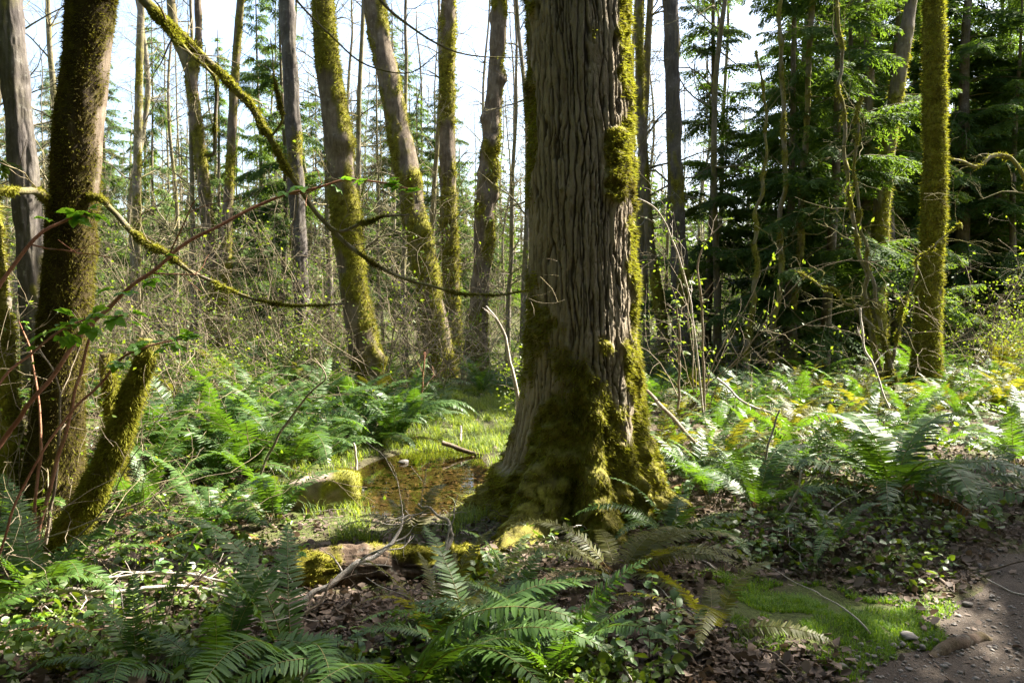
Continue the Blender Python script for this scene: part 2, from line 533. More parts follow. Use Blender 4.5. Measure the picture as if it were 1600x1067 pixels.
# ------------------------------------------------------------------ builders: moss, trunks, limbs
def fuzz(mb, Pn, Nn, length, width, r, droop=0.35):
    """short moss blades standing on surface points"""
    n = len(Pn)
    d = unit(Nn + rand_dirs(n, r) * 0.6 - np.array([0, 0, droop]))
    side = unit(np.cross(d, rand_dirs(n, r)))
    ln = length * (0.35 + 1.5 * r.uniform(0, 1, n) ** 2.2)[:, None]
    w = width * r.uniform(0.6, 1.4, n)[:, None]
    b = Pn - Nn * 0.004
    V = np.stack([b - side * w, b + side * w, b + d * ln], 1).reshape(-1, 3)
    v = np.repeat(r.uniform(0, 1, n), 3)
    v[2::3] = np.clip(v[2::3] + 0.25, 0, 1)
    mb.add(V, None, np.arange(n * 3).reshape(-1, 3), var=v)

def sample_grid(V, Nn, w, n, r):
    """n random points on a tube grid, chosen with weights w per vertex"""
    N_, K = V.shape[:2]
    wq = w[:-1].ravel().astype(float)
    if wq.sum() <= 0: return np.zeros((0, 3)), np.zeros((0, 3))
    idx = r.choice(len(wq), n, p=wq / wq.sum())
    i, j = idx // K, idx % K
    j2 = (j + 1) % K
    a, b = r.uniform(size=(n, 1)), r.uniform(size=(n, 1))
    p = (V[i, j] * (1 - a) + V[i + 1, j] * a) * (1 - b) + (V[i, j2] * (1 - a) + V[i + 1, j2] * a) * b
    return p, Nn[i, j]

def grow(out, r, p, d, L, rad, lvl, maxl, kids, up=0.05, wob=0.22, n=6, spread=0.8, shrink=(0.35, 0.6), keep=None):
    pts = [np.array(p, float)]
    d = unit(d)
    ds = [d]
    for _ in range(n):
        d = unit(d + r.normal(0, wob, 3) + np.array([0, 0, up]))
        pts.append(pts[-1] + d * L / n)
        ds.append(d)
    pts = np.array(pts)
    if keep is not None and not keep(pts): return
    out.append((pts, np.linspace(rad, max(rad * 0.3, 0.0018), n + 1), lvl))
    if lvl < maxl:
        for _ in range(kids[lvl]):
            t = r.uniform(0.2, 0.98)
            f = t * n; i = int(f)
            q = pts[i] + (pts[min(i + 1, n)] - pts[i]) * (f - i)
            cd = unit(ds[i] + rand_dirs(1, r)[0] * spread * 1.3)
            grow(out, r, q, cd, L * r.uniform(*shrink), max(0.0018, rad * (1 - 0.7 * t) * 0.6), lvl + 1, maxl, kids, up, wob, max(3, n - 1), spread, shrink, keep)

def tubes_mesh(out, mat, ks=(7, 5, 3, 3), moss=0.0, name='branches', r=rng):
    mb = MB()
    for pts, rad, lvl in out:
        mb.tube(pts, rad, ks[min(lvl, 3)], cap=(lvl == 0), moss=moss * r.uniform(0.3, 1))
    return mb.mesh(name, mat)

def leaf_quads(mb, Pn, size, r, asp=0.55, flat=0.0, up=None, full=False):
    """loose little leaves: two triangles folded along the middle"""
    n = len(Pn)
    a = rand_dirs(n, r)
    a[:, 2] *= (1 - flat); a = unit(a)
    b = rand_dirs(n, r); b[:, 2] *= (1 - flat)
    b = unit(b - a * (a * b).sum(1, keepdims=True))
    c = np.cross(a, b)
    s = (np.asarray(size) * r.uniform(0.6, 1.4, n))[:, None]
    p0 = Pn; p2 = Pn + a * s
    m = Pn + a * s * 0.45
    fold = c * s * 0.12
    p1 = m + b * s * asp * 0.5 + fold; p3 = m - b * s * asp * 0.5 + fold
    if full:                                   # an ovate, curled leaf of six points
        asp = asp * r.uniform(0.7, 1.25, (n, 1)); curl = c * s * r.uniform(-0.12, 0.30, (n, 1))
        q = [p0, Pn + a * s * 0.28 + b * s * asp * 0.42 + fold, Pn + a * s * 0.66 + b * s * asp * 0.40 + fold * 1.2 + curl * 0.5, p2 + curl,
             Pn + a * s * 0.66 - b * s * asp * 0.40 + fold * 1.2 + curl * 0.5, Pn + a * s * 0.28 - b * s * asp * 0.42 + fold]
        k = np.arange(n)[:, None] * 6
        mb.add(np.stack(q, 1).reshape(-1, 3), np.concatenate([k + [0, 1, 2, 3], k + [0, 3, 4, 5]], 0), None, var=np.repeat(r.uniform(0, 1, n), 6))
        return
    V = np.stack([p0, p1, p2, p3], 1).reshape(-1, 3)
    k = np.arange(n)[:, None] * 4
    T = np.concatenate([k + [0, 1, 2], k + [0, 2, 3]], 0)
    mb.add(V, None, T, var=np.repeat(r.uniform(0, 1, n), 4))

def hero(name, label, cat, pts, d, height, mat, moss_bias=0.3, moss_amt=1.0, ds=0.045, k=64, n_fuzz=9000, fl=0.035, fw=0.010,
         flare=0.35, lump=0.02, seed=1, limbs=9, group=None, bark_amp=0.010, side=0.25, moss_top=99.0, limb_len=2.6, snag=False, moss_mat='moss', knobs=0, limb_z=5.2):
    """a tree whose trunk follows photograph pixels (px, py, width px) at the distance its base stands from the viewer"""
    r = np.random.default_rng(seed)
    rows = []
    for q in pts:
        px, py, w = q[:3]
        dd = d + (q[3] if len(q) > 3 else 0)
        p = P(px, py, dd)
        rows.append([*p, (0.76 if d > 10 else 0.92) * w / 2 / F * dd])
    rows = np.array(rows)
    g0 = gzf(rows[0, 0], rows[0, 1])
    if rows[0, 2] > g0 + 0.05:
        rows = np.vstack([[rows[0, 0], rows[0, 1], g0 - 0.1, rows[0, 3] * 1.05], rows])
    else:
        rows[0, 2] = min(rows[0, 2], g0 - 0.1)
    z_vis = rows[-1, 2]
    if not snag:
        dv = unit(rows[-1, :3] - rows[-2, :3]); dv = unit(dv + np.array([0, 0, 0.5]))
        rem = height - z_vis
        for f in (0.33, 0.66, 1.0):
            rows = np.vstack([rows, [*(rows[-1, :3] + dv * rem * 0.33 + r.normal(0, 0.12, 3)), rows[-1, 3] * 0.72]])
            dv = unit(dv + np.array([0, 0, 0.4]))
    Lg = np.linalg.norm(np.diff(rows[:, :3], axis=0), axis=1).sum()
    n = int(min(Lg / ds * 0.75, 340))
    # finer rings in the part that shows
    S = spline(rows, 900)
    zz = S[:, 2]
    cut = int(np.searchsorted(zz, z_vis + 0.6)) if not snag else 899
    idx = np.unique(np.concatenate([np.linspace(0, cut, n), np.linspace(cut, 899, 40)]).astype(int))
    S = S[idx]
    path, rad = S[:, :3], np.maximum(S[:, 3], 0.012)
    hgt = path[:, 2] - g0
    V, Nn = tube(path, np.ones(len(path)), k)
    thg = np.arctan2(Nn[..., 1], Nn[..., 0])
    lob = sum(a * np.cos(kk * thg + ph) for kk, a, ph in ((3, .5, r.uniform(0, 6)), (5, .35, r.uniform(0, 6)), (2, .3, r.uniform(0, 6))))
    fla = 1 + flare * np.exp(-np.maximum(hgt, -.2)[:, None] / (2.0 * rad.max())) * (1 + 0.8 * lob)
    R0 = rad[:, None] * fla
    Pc = path[:, None] + Nn * R0[..., None]
    q = np.stack([Pc[..., 0], Pc[..., 1], Pc[..., 2] * 0.45], -1)
    m = fbm(q * 2.3, seed, 4) + moss_bias + side * (Nn[..., 0] * 0.8) - sstep(moss_top - 1.5, moss_top, hgt)[:, None] * 2 + 0.5 * np.exp(-np.maximum(hgt, 0) / 0.9)[:, None]
    moss = sstep(-0.2, 0.42, m + 0.35 * fbm(q * 9, seed + 77, 2)) * moss_amt
    qb = np.stack([Pc[..., 0] * 1.0, Pc[..., 1] * 1.0, Pc[..., 2] * 0.18], -1)
    bark = fbm(qb * (2.6 / max(rad.max(), 0.05)), seed + 5, 3) * bark_amp
    lumps = (fbm(Pc * 5.0, seed + 9, 3) * 0.5 + 0.5) * lump
    dr = bark * (1 - 0.6 * moss) + lumps * moss + 0.03 * rad.max() * fbm(Pc * 1.7, seed + 3, 2) * 4 * 0.6
    for _ in range(knobs):
        ci, cj = r.integers(5, max(6, int(len(path) * 0.7))), r.integers(0, k)
        dist = np.linalg.norm(Pc - Pc[ci, cj], axis=-1)
        dr = dr + r.uniform(0.2, 0.5) * rad.max() * np.exp(-(dist / (rad.max() * r.uniform(0.4, 0.8))) ** 2)
    V = path[:, None] + Nn * (R0 + dr)[..., None]
    mb = MB()
    T = []
    n_ = len(path)
    T = [[(n_ - 1) * k, (n_ - 1) * k + j, (n_ - 1) * k + j + 1] for j in range(1, k - 1)]
    mb.add(V, grid_quads(n_, k), T, moss=moss)
    root = empty(name, (path[0, 0], path[0, 1], g0))
    org = Vector(root.location)
    def child(nm, me):
        o = obj(nm, me, root); o.location = -org; return o
    tag(root, label, cat, group)
    child('trunk', mb.mesh('trunk', mat))
    if n_fuzz:
        vis = (hgt < z_vis + 0.8).astype(float)[:, None]
        p, nn = sample_grid(V, Nn, moss ** 1.5 * vis * R0, int(n_fuzz * 0.85), r)
        if len(p):
            fm = MB(); fuzz(fm, p, nn, fl, fw, r)
            tag(child('moss', fm.mesh('moss', M[moss_mat], False)), kind='stuff')
    if limbs:
        out = []
        top = path[-1, 2]
        for _ in range(limbs):
            z = r.uniform(min(max(limb_z, z_vis), top * 0.8), top * 0.97)
            i = int(np.argmin(np.abs(path[:, 2] - z)))
            a = r.uniform(0, 2 * np.pi)
            grow(out, r, path[i], (math.cos(a), math.sin(a), r.uniform(0.3, 0.9)), limb_len * r.uniform(0.6, 1.2), rad[i] * 0.42, 0, 2, (6, 5), 0.08, 0.2, 7)
            child('limb', tubes_mesh(out, M['bark_alder'], moss=0.5, name='limb', r=r)); out = []
    return root, path, rad, child

# ------------------------------------------------------------------ the big furrowed trunk
def big_tree():
    r = np.random.default_rng(11)
    ctr = P(911, 500, 6.25)
    bx, by = ctr[0], ctr[1]
    g0 = gzf(bx, by)
    zs = np.concatenate([np.arange(-0.35, 4.7, 0.0112), np.linspace(4.95, 19, 60)])
    K = 440
    th = np.arange(K) * 2 * np.pi / K
    TH, ZZ = np.meshgrid(th, zs)
    z = ZZ
    cx = bx - 0.012 * z + 0.02 * np.sin(z * 0.9); cy = by + 0.01 * z
    r0 = 0.385 + 0.045 * np.exp(-np.maximum(z, 0) / 1.1) - 0.006 * np.maximum(z, 0) - 0.012 * np.maximum(z - 5, 0)
    r0 = np.maximum(r0, 0.06) * (1 + 0.02 * np.sin(2 * TH + z * 0.5) + 0.015 * np.sin(3 * TH - z * 0.8))
    def lobe(a, wd, A, h, pw=1.0):
        dth = np.angle(np.exp(1j * (TH - R(a) + 0.10 * np.sin(z * 3.0 + a))))
        return A * np.exp(-(dth / wd) ** 2) * np.exp(-np.maximum(z, -0.1) / h) ** pw
    fl = (lobe(-126, 0.24, 0.66, 0.27) + lobe(-165, 0.30, 0.17, 0.40) + lobe(-82, 0.27, 0.36, 0.36) + lobe(-12, 0.28, 0.36, 0.40)
          + lobe(-46, 0.16, 0.20, 0.34) - lobe(-63, 0.11, 0.13, 0.5) - lobe(-30, 0.10, 0.11, 0.55) - lobe(-104, 0.12, 0.15, 0.5) - lobe(-143, 0.12, 0.10, 0.4) + lobe(30, 0.4, 0.35, 0.4) + lobe(95, 0.4, 0.4, 0.4) + lobe(165, 0.4, 0.45, 0.42) + 0.07 * np.exp(-np.maximum(z, 0) / 0.5))
    RR = r0 + fl
    nx, ny = np.cos(TH), np.sin(TH)
    px, py = cx + nx * RR, cy + ny * RR
    # bark: long, interlacing ridges
    warp = fbm(np.stack([nx * 1.8, ny * 1.8, z * 0.8], -1), 21, 3) * 0.75 + 0.35 * vn(np.stack([nx * 7, ny * 7, z * 5], -1), 23)
    NC = 50
    cu = TH / (2 * np.pi) * NC + warp
    cv = z / 0.30 + 0.25 * fbm(np.stack([nx * 3, ny * 3, z * 2], -1), 25, 2)
    iu, iv = np.floor(cu).astype(np.int64), np.floor(cv).astype(np.int64)
    f1 = np.full(TH.shape, 9.0); f2 = np.full(TH.shape, 9.0); idc = np.zeros(TH.shape)
    for a in (-1, 0, 1):
        for b in (-1, 0, 1):
            ju = np.mod(iu + a, NC); jv = iv + b
            jx = 0.5 + 0.36 * _h(ju, jv, 0 * ju, 5); jy = 0.5 + 0.48 * _h(ju, jv, 0 * ju, 6)
            dd = np.sqrt((iu + a + jx - cu) ** 2 + (0.62 * (jv + jy - cv)) ** 2)
            hh = _h(ju, jv, 0 * ju, 8)
            nearer = dd < f1
            f2 = np.where(nearer, f1, np.minimum(f2, dd)); idc = np.where(nearer, hh, idc); f1 = np.where(nearer, dd, f1)
    jag = fbm(np.stack([nx * 16, ny * 16, z * 11], -1), 83, 3)
    plate = np.ones(TH.shape)
    for fam, (cnt_, thr, wd_) in enumerate(((44, -0.55, 0.15), (44, 0.10, 0.12), (88, 0.22, 0.16))):
        wz = 0.60 * vn(np.stack([nx * 3.4, ny * 3.4, z * 2.2 + 7 * fam], -1), 101 + fam) + 0.30 * vn(np.stack([nx * 9, ny * 9, z * 6.5], -1), 111 + fam) + 0.10 * jag + (fam == 1) * 1.1 * vn(np.stack([nx * 2, ny * 2, z * 1.3], -1), 131)
        ph = TH / (2 * np.pi) * cnt_ + wz * (cnt_ / 44)
        dl = np.abs(ph - np.floor(ph) - 0.5)
        on = sstep(thr - 0.12, thr + 0.12, vn(np.stack([np.mod(np.floor(ph), cnt_) * 3.1, np.zeros_like(z) + fam, z * 3.2], -1), 121 + fam))
        plate = np.minimum(plate, 1 - on * (1 - sstep(0.02, wd_, dl + 0.03 * jag)))
    crack = np.abs(vn(np.stack([nx * 18, ny * 18, z * 22], -1), 141))
    plate = plate * (1 - 0.35 * sstep(0.10, 0.0, crack))
    bark = plate * (0.022 + 0.004 * idc) + 0.007 * fbm(np.stack([nx * 16, ny * 16, z * 5], -1), 81, 3)
    # moss: over the roots, up the sunny side, a few cushions
    Pc = np.stack([px, py, z], -1)
    nz = fbm(Pc * np.array([3.2, 3.2, 2.2]), 91, 4)
    m_low = sstep(-0.18, 0.22, nz * 0.55 + (0.72 + 0.22 * np.sin(TH * 3 + 0.6) + 0.25 * np.cos(TH - R(-125)) - z) * 1.1)
    sidec = np.cos(TH - R(0))
    m_side = sstep(0.0, 0.3, nz * 0.8 + (np.cos(TH - R(-8)) - 0.70) * 2.2)
    m_left = sstep(0.1, 0.4, nz * 0.8 + (np.cos(TH - R(183)) - 0.86) * 2.0) * 0.8
    cush = np.zeros_like(TH)
    for (qx, qy, s) in ((930, 55, 0.11), (955, 60, 0.07), (830, 435, 0.085), (880, 300, 0.05), (960, 300, 0.10), (945, 540, 0.09), (985, 370, 0.09), (838, 22, 0.07), (975, 545, 0.09)):
        rr_ = ray(qx, qy)
        best = np.argmin(((px * 1244 / py + 800 - qx) ** 2 + (533.5 - 470 + 0) * 0 + ((CAMZ - (z + g0)) / py * F + 470 - qy) ** 2 + (ny > 0.2) * 1e7))
        c = Pc.reshape(-1, 3)[best]
        cush = np.maximum(cush, np.exp(-(np.linalg.norm((Pc - c) * np.array([1, 1, 0.75]), axis=-1) / s) ** 2))
    moss = np.clip(np.maximum(np.maximum(m_low, m_side), np.maximum(m_left, sstep(0.3, 0.6, cush * 0.8 + nz * 0.55))), 0, 1)
    lump = 0.075 * sstep(-0.5, 0.7, fbm(Pc * 10, 97, 3))
    RR = RR + bark * (1 - 0.85 * moss) + lump * moss * (0.6 + 0.5 * sstep(1.0, 0.2, z)) + 0.022 * cush * (1 + nz)
    V = np.stack([cx + nx * RR, cy + ny * RR, z], -1)
    Nn = np.stack([nx, ny, 0.12 + 0 * nx], -1)
    Nn = unit(Nn)
    root = empty('maple_tree', (bx, by, g0))
    tag(root, 'massive grey trunk with deeply furrowed bark and mossy flaring roots beside the pond', 'tree')
    V = V - np.array([bx, by, 0])
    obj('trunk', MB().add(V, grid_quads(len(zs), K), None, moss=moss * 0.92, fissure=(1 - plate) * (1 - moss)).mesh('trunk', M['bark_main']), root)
    fm = MB()
    front = (sstep(0.75, 0.3, ny)) * (z < 4.6)
    p, nn = sample_grid(V, Nn, moss ** 1.5 * front * (0.5 + RR), 80000, r)
    fuzz(fm, p, nn, 0.032, 0.0045, r, 0.6)
    tag(obj('moss', fm.mesh('moss', M['moss'], False), root), kind='stuff')
    out = []
    for _ in range(16):
        zz = r.uniform(6.5, 18.5); a = r.uniform(0, 2 * np.pi)
        grow(out, r, (-0.012 * zz, 0.01 * zz, zz), (math.cos(a), math.sin(a), 0.7), r.uniform(2.5, 4.5), 0.12 - 0.004 * zz, 0, 2, (7, 5), 0.08, 0.18, 7)
        obj('limb', tubes_mesh(out, M['bark_alder'], moss=0.5, name='limb', r=r), root); out = []
big_tree()

# ------------------------------------------------------------------ the other near and middle trunks
t2, t2path, t2rad, t2child = hero('maple_tree', 'leaning dark trunk thickly wrapped in brown and green moss toned dark for shade, overhung by canes', 'tree',
     [(78, 800, 92), (86, 700, 78), (96, 560, 74), (104, 440, 73), (112, 330, 74), (126, 200, 74), (138, 90, 72), (146, 0, 70), (152, -80, 68)], 6.0, 15, M['bark_brown_shaded_moss'], moss_mat='moss_brown_shaded',
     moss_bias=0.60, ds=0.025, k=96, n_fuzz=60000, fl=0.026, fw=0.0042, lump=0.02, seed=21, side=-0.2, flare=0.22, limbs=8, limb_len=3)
hero('maple_tree', 'mossy stem rising beside the leaning moss-wrapped trunk from one clump', 'tree',
     [(-8, 790, 70), (-6, 680, 62), (-12, 560, 58), (-26, 420, 56), (-44, 250, 52), (-60, 60, 48)], 5.9, 13, M['bark_maple'], moss_bias=0.55, ds=0.03, k=48, n_fuzz=16000, fl=0.045, fw=0.005, lump=0.05, seed=22, limbs=5)
hero('leaning_stub', 'short leaning broken stem bearded with bright moss, no crown', 'stump',
     [(92, 850, 40), (128, 800, 38), (160, 735, 38), (182, 690, 42), (200, 640, 32), (215, 590, 28), (232, 545, 25), (236, 531, 16)], 5.3, 2, M['bark_maple'],
     moss_bias=0.7, ds=0.015, k=56, n_fuzz=22000, fl=0.032, fw=0.004, lump=0.02, seed=23, flare=0.15, limbs=0, snag=True)
hero('mossy_stub', 'small upright mossy stub standing behind the leaning broken stem', 'stump',
     [(178, 655, 22), (172, 620, 20), (166, 580, 20), (164, 552, 15)], 6.6, 2, M['bark_maple'], moss_bias=0.6, ds=0.02, k=28, n_fuzz=6000, fl=0.05, fw=0.005, lump=0.03, seed=24, limbs=0, snag=True)
hero('fir_tree', 'smooth grey furrowed trunk standing just behind the moss-wrapped leaning trunk', 'tree',
     [(62, 560, 56), (50, 400, 52), (38, 270, 52), (24, 120, 50), (14, 0, 48), (8, -80, 46)], 10.5, 18, M['bark_fir'], moss_bias=-0.75, ds=0.03, k=90, n_fuzz=0, seed=25, bark_amp=0.022, limbs=8)
hero('maple_tree', 'sunlit mossy trunk with a swollen knotted foot above the fern bank', 'tree',
     [(585, 630, 66), (574, 575, 60), (560, 500, 56), (549, 420, 54), (541, 340, 54), (532, 260, 52), (522, 180, 50), (511, 90, 47), (503, 0, 44), (497, -80, 42)], 13.2, 17, M['bark_maple'],
     moss_bias=0.22, ds=0.04, k=64, n_fuzz=24000, fl=0.045, fw=0.0075, lump=0.035, seed=26, side=0.35, flare=0.25, knobs=5)
hero('maple_tree', 'slanting mossy trunk thickening towards its foot, behind the knotted trunk', 'tree',
     [(690, 580, 58), (682, 520, 54), (668, 440, 50), (650, 350, 48), (632, 250, 46), (612, 150, 44), (594, 60, 42), (583, 0, 40), (570, -80, 38)], 17.0, 17, M['bark_maple'],
     moss_bias=0.24, ds=0.05, k=56, n_fuzz=17000, fl=0.05, fw=0.010, lump=0.04, seed=27, side=0.25, flare=0.22, knobs=3)
hero('maple_tree', 'straight grey mossy trunk between the slanting trunk and the gnarled one', 'tree',
     [(706, 560, 36), (704, 440, 32), (701, 330, 30), (698, 200, 30), (699, 80, 29), (700, -60, 27)], 21.0, 18, M['bark_maple'],
     moss_bias=0.05, ds=0.06, k=40, n_fuzz=9000, fl=0.07, fw=0.013, lump=0.05, seed=28, side=0.3)
hero('maple_tree', 'gnarled crooked trunk with burrs and knots near the big furrowed trunk', 'tree',
     [(742, 575, 44), (746, 500, 38), (752, 430, 36), (756, 350, 36), (759, 290, 34), (767, 220, 34), (772, 140, 31), (777, 70, 30), (781, 0, 29), (784, -60, 28)], 18.5, 16, M['bark_maple'],
     moss_bias=-0.05, ds=0.05, k=48, n_fuzz=8000, fl=0.06, fw=0.012, lump=0.06, seed=29, side=0.2, knobs=12, bark_amp=0.03)
hero('fir_tree', 'straight slender dark grey trunk with bare scaly bark left of the knotted trunk'.replace(' left of', ' near'), 'tree',
     [(476, 560, 34), (470, 440, 32), (464, 320, 31), (457, 180, 30), (450, 40, 29), (446, -60, 28)], 17.5, 20, M['bark_fir'], moss_bias=-0.55, ds=0.05, k=48, n_fuzz=1500, fl=0.05, fw=0.01, seed=30, bark_amp=0.02)
# the forked tree
f1, fpath, frad, fchild = hero('forked_tree', 'dark bare trunk forking into a wide vee high above the brush', 'tree',
     [(338, 540, 34), (330, 430, 28), (322, 330, 24), (312, 230, 23), (302, 150, 24), (300, 112, 26), (310, 60, 15), (309, 0, 13), (308, -60, 12)], 20.0, 16, M['bark_maple'], moss_bias=0.05, ds=0.07, k=32, n_fuzz=5000, fl=0.06, fw=0.012, seed=31, limbs=6)
fk = [P(299, 120, 20), P(286, 85, 20), P(275, 60, 20), P(267, 0, 20), P(262, -80, 20), P(250, -260, 20)]
fchild('fork', MB().tube(spline(fk, 30), np.linspace(0.13, 0.06, 30), 12, moss=0.4).mesh('fork', M['bark_maple']))
hero('maple_tree', 'thin dark trunk curving out beside the forked tree', 'tree',
     [(345, 540, 26), (352, 430, 22), (356, 330, 19), (362, 220, 17), (368, 110, 16), (376, 0, 15), (380, -60, 14)], 19.5, 16, M['bark_maple'], moss_bias=0.05, ds=0.07, k=28, n_fuzz=3500, fl=0.06, fw=0.012, seed=32, limbs=6)
hero('alder_tree', 'slim pale trunk standing between the moss-wrapped trunk and the forked tree', 'tree',
     [(212, 560, 18), (213, 440, 17), (214, 300, 16), (217, 150, 15), (221, 0, 14), (222, -60, 13)], 22, 17, M['bark_alder'], moss_bias=-0.1, ds=0.08, k=24, n_fuzz=2000, fl=0.05, fw=0.012, seed=33, limbs=8)
hero('fir_tree', 'dark curved trunk close behind the big furrowed trunk', 'tree',
     [(1040, 570, 22), (1030, 480, 20), (1016, 380, 18), (1008, 280, 17), (1000, 160, 17), (999, 60, 17), (1000, -60, 16)], 17, 15, M['bark_conifer'], moss_bias=-0.1, ds=0.06, k=32, n_fuzz=3000, fl=0.06, fw=0.012, seed=34, limbs=5)
hero('fir_tree', 'stout straight purplish grey trunk between the big furrowed trunk and the green conifers', 'tree',
     [(1066, 570, 36), (1062, 440, 33), (1056, 300, 31), (1052, 160, 30), (1048, 0, 28), (1046, -60, 27)], 16.5, 20, M['bark_fir'], moss_bias=-0.5, ds=0.05, k=56, n_fuzz=1500, fl=0.05, fw=0.01, seed=35, bark_amp=0.02, limbs=8)
hero('maple_tree', 'upright trunk sleeved all over in golden green moss at the fern field edge', 'tree',
     [(1446, 590, 50), (1448, 540, 44), (1452, 460, 40), (1457, 380, 39), (1460, 300, 39), (1461, 200, 37), (1460, 100, 35), (1458, 0, 33), (1457, -60, 32)], 13.8, 15, M['bark_maple'],
     moss_bias=0.75, ds=0.04, k=56, n_fuzz=42000, fl=0.05, fw=0.009, lump=0.035, seed=36, side=0.1)
hero('maple_tree', 'dim leaning trunk in the conifer shade behind the golden mossy trunk', 'tree',
     [(1372, 600, 34), (1370, 480, 32), (1374, 380, 31), (1380, 290, 30), (1396, 170, 28), (1411, 80, 26), (1424, 0, 24), (1434, -60, 23)], 16.5, 15, M['bark_conifer'], moss_bias=0.1, ds=0.06, k=36, n_fuzz=5000, fl=0.06, fw=0.012, seed=37)
hero('fir_tree', 'thin straight trunk in the shade behind the mossy vine maple stems', 'tree',
     [(1352, 600, 26), (1350, 420, 24), (1355, 250, 22), (1358, 80, 20), (1362, -60, 18)], 18.0, 18, M['bark_conifer'], moss_bias=0.1, ds=0.07, k=28, n_fuzz=3000, fl=0.06, fw=0.012, seed=38)

# ------------------------------------------------------------------ mossy limbs reaching over the glade from the moss-wrapped leaning trunk
def pxpath(pts, n, wf=1.0):
    """pts of (px, py, distance, width px) -> path, radii"""
    a = np.array([[*P(q[0], q[1], q[2]), wf * q[3] / 2 / F * q[2]] for q in pts])
    s = spline(a, n)
    return s[:, :3], np.maximum(s[:, 3], 0.0012)

def mossy_tube(path, rad, k, seed, amt=1.0, n_fuzz=2000, fl=0.02, fw=0.003, wob=0.006, rel=0.0):
    r = np.random.default_rng(seed)
    path = path + np.stack([vn(np.stack([np.arange(len(path)) * 0.21 + 9 * c, path[:, 0] * 0, path[:, 0] * 0], -1), seed) for c in range(3)], -1) * wob
    V, Nn = tube(path, rad, k)
    m = sstep(-0.2, 0.25, fbm(V * 5, seed, 3) + 0.3 * Nn[..., 2]) * amt
    V = V + Nn * ((fbm(V * 18, seed + 1, 2) * 0.5 + 0.5) * m * np.minimum(rad, 0.02)[:, None] * 0.9)[..., None]
    mb = MB().add(V, grid_quads(len(path), k), [[(len(path) - 1) * k, (len(path) - 1) * k + j, (len(path) - 1) * k + j + 1] for j in range(1, k - 1)], moss=m)
    fm = None
    if n_fuzz:
        p, nn = sample_grid(V, Nn, m ** 1.4 * rad[:, None], n_fuzz, r)
        if len(p):
            fm = MB(); fuzz(fm, p, nn, fl, fw, r, 0.6)
    return mb, fm, path

def limb(child, pts, n, seed, amt=1.0, n_fuzz=5000, fl=0.03, mat='bark_mossy', twigs=8, tw=(0.25, 0.6)):
    path, rad = pxpath(pts, n, 0.52)
    mb, fm, path = mossy_tube(path, rad, 10, seed, amt, n_fuzz, fl, 0.004)
    r = np.random.default_rng(seed + 50)
    o = child('limb', mb.mesh('limb', M[mat]))
    if fm:
        f = obj('moss', fm.mesh('moss', M['moss'], False), o); tag(f, kind='stuff')
    if twigs:
        out = []
        for _ in range(twigs):
            i = r.integers(n // 5, n - 1)
            t = unit(path[min(i + 1, n - 1)] - path[i - 1])
            grow(out, r, path[i], unit(t * 0.5 + rand_dirs(1, r)[0]), r.uniform(*tw), max(0.0022, rad[i] * 0.3), 1, 2, (0, 3), -0.02, 0.25, 6)
        obj('twigs', tubes_mesh(out, M['twig'], ks=(5, 4, 3, 3), moss=0.4, name='twigs', r=r), o)['kind'] = 'stuff'
    return o

limb(t2child, [(160, -150, 6.0, 44), (200, -40, 5.9, 36), (240, 18, 5.8, 30), (285, 60, 5.75, 26), (335, 108, 5.7, 23), (390, 165, 5.65, 21), (425, 222, 5.6, 17), (455, 275, 5.6, 15), (500, 338, 5.6, 14), (550, 388, 5.6, 12), (610, 425, 5.6, 9), (680, 450, 5.6, 8), (750, 462, 5.6, 6), (826, 455, 5.65, 4)], 130, 61, 1.0, 18000, 0.018, twigs=12)
limb(t2child, [(262, 40, 5.78, 20), (275, 60, 5.7, 13), (300, 88, 5.6, 10), (332, 118, 5.5, 9), (338, 160, 5.5, 11), (337, 215, 5.5, 12), (334, 240, 5.5, 10), (320, 244, 5.5, 5)], 60, 62, 1.0, 4500, 0.024, twigs=3)
limb(t2child, [(120, 300, 6.0, 16), (165, 318, 5.85, 16), (190, 345, 5.8, 17), (225, 378, 5.7, 16), (262, 398, 5.65, 15), (300, 425, 5.6, 12), (345, 447, 5.55, 10), (400, 468, 5.5, 8), (460, 478, 5.5, 6), (540, 474, 5.5, 4)], 90, 63, 1.0, 8000, 0.02, twigs=9)
limb(t2child, [(90, 330, 6.0, 22), (60, 302, 5.7, 22), (25, 298, 5.5, 20), (0, 302, 5.4, 18), (-60, 330, 5.3, 15)], 50, 64, 1.0, 4500, 0.022, twigs=2)
limb(t2child, [(420, 220, 5.6, 8), (440, 190, 5.6, 8), (438, 160, 5.6, 7), (428, 120, 5.6, 5), (424, 60, 5.6, 3)], 40, 65, 1.0, 1500, 0.02, twigs=2)
limb(t2child, [(640, 335, 5.6, 4), (600, 340, 5.6, 7), (560, 352, 5.6, 9), (530, 362, 5.6, 9), (505, 342, 5.6, 10)][::-1], 40, 66, 1.0, 1500, 0.02, twigs=4)
limb(t2child, [(165, -420, 6.0, 18), (330, -340, 5.75, 16), (470, -220, 5.55, 14), (545, -90, 5.45, 11), (590, -5, 5.4, 9), (640, 40, 5.4, 7), (700, 76, 5.4, 5), (760, 90, 5.4, 4), (815, 91, 5.4, 3)], 60, 67, 0.3, 900, 0.012, twigs=4)
limb(t2child, [(162, -330, 6.0, 15), (290, -210, 5.7, 11), (400, -90, 5.5, 8), (470, 8, 5.4, 6), (520, 60, 5.4, 5), (570, 102, 5.4, 4), (640, 115, 5.4, 3), (690, 80, 5.4, 2)], 60, 68, 0.5, 800, 0.012, twigs=5)

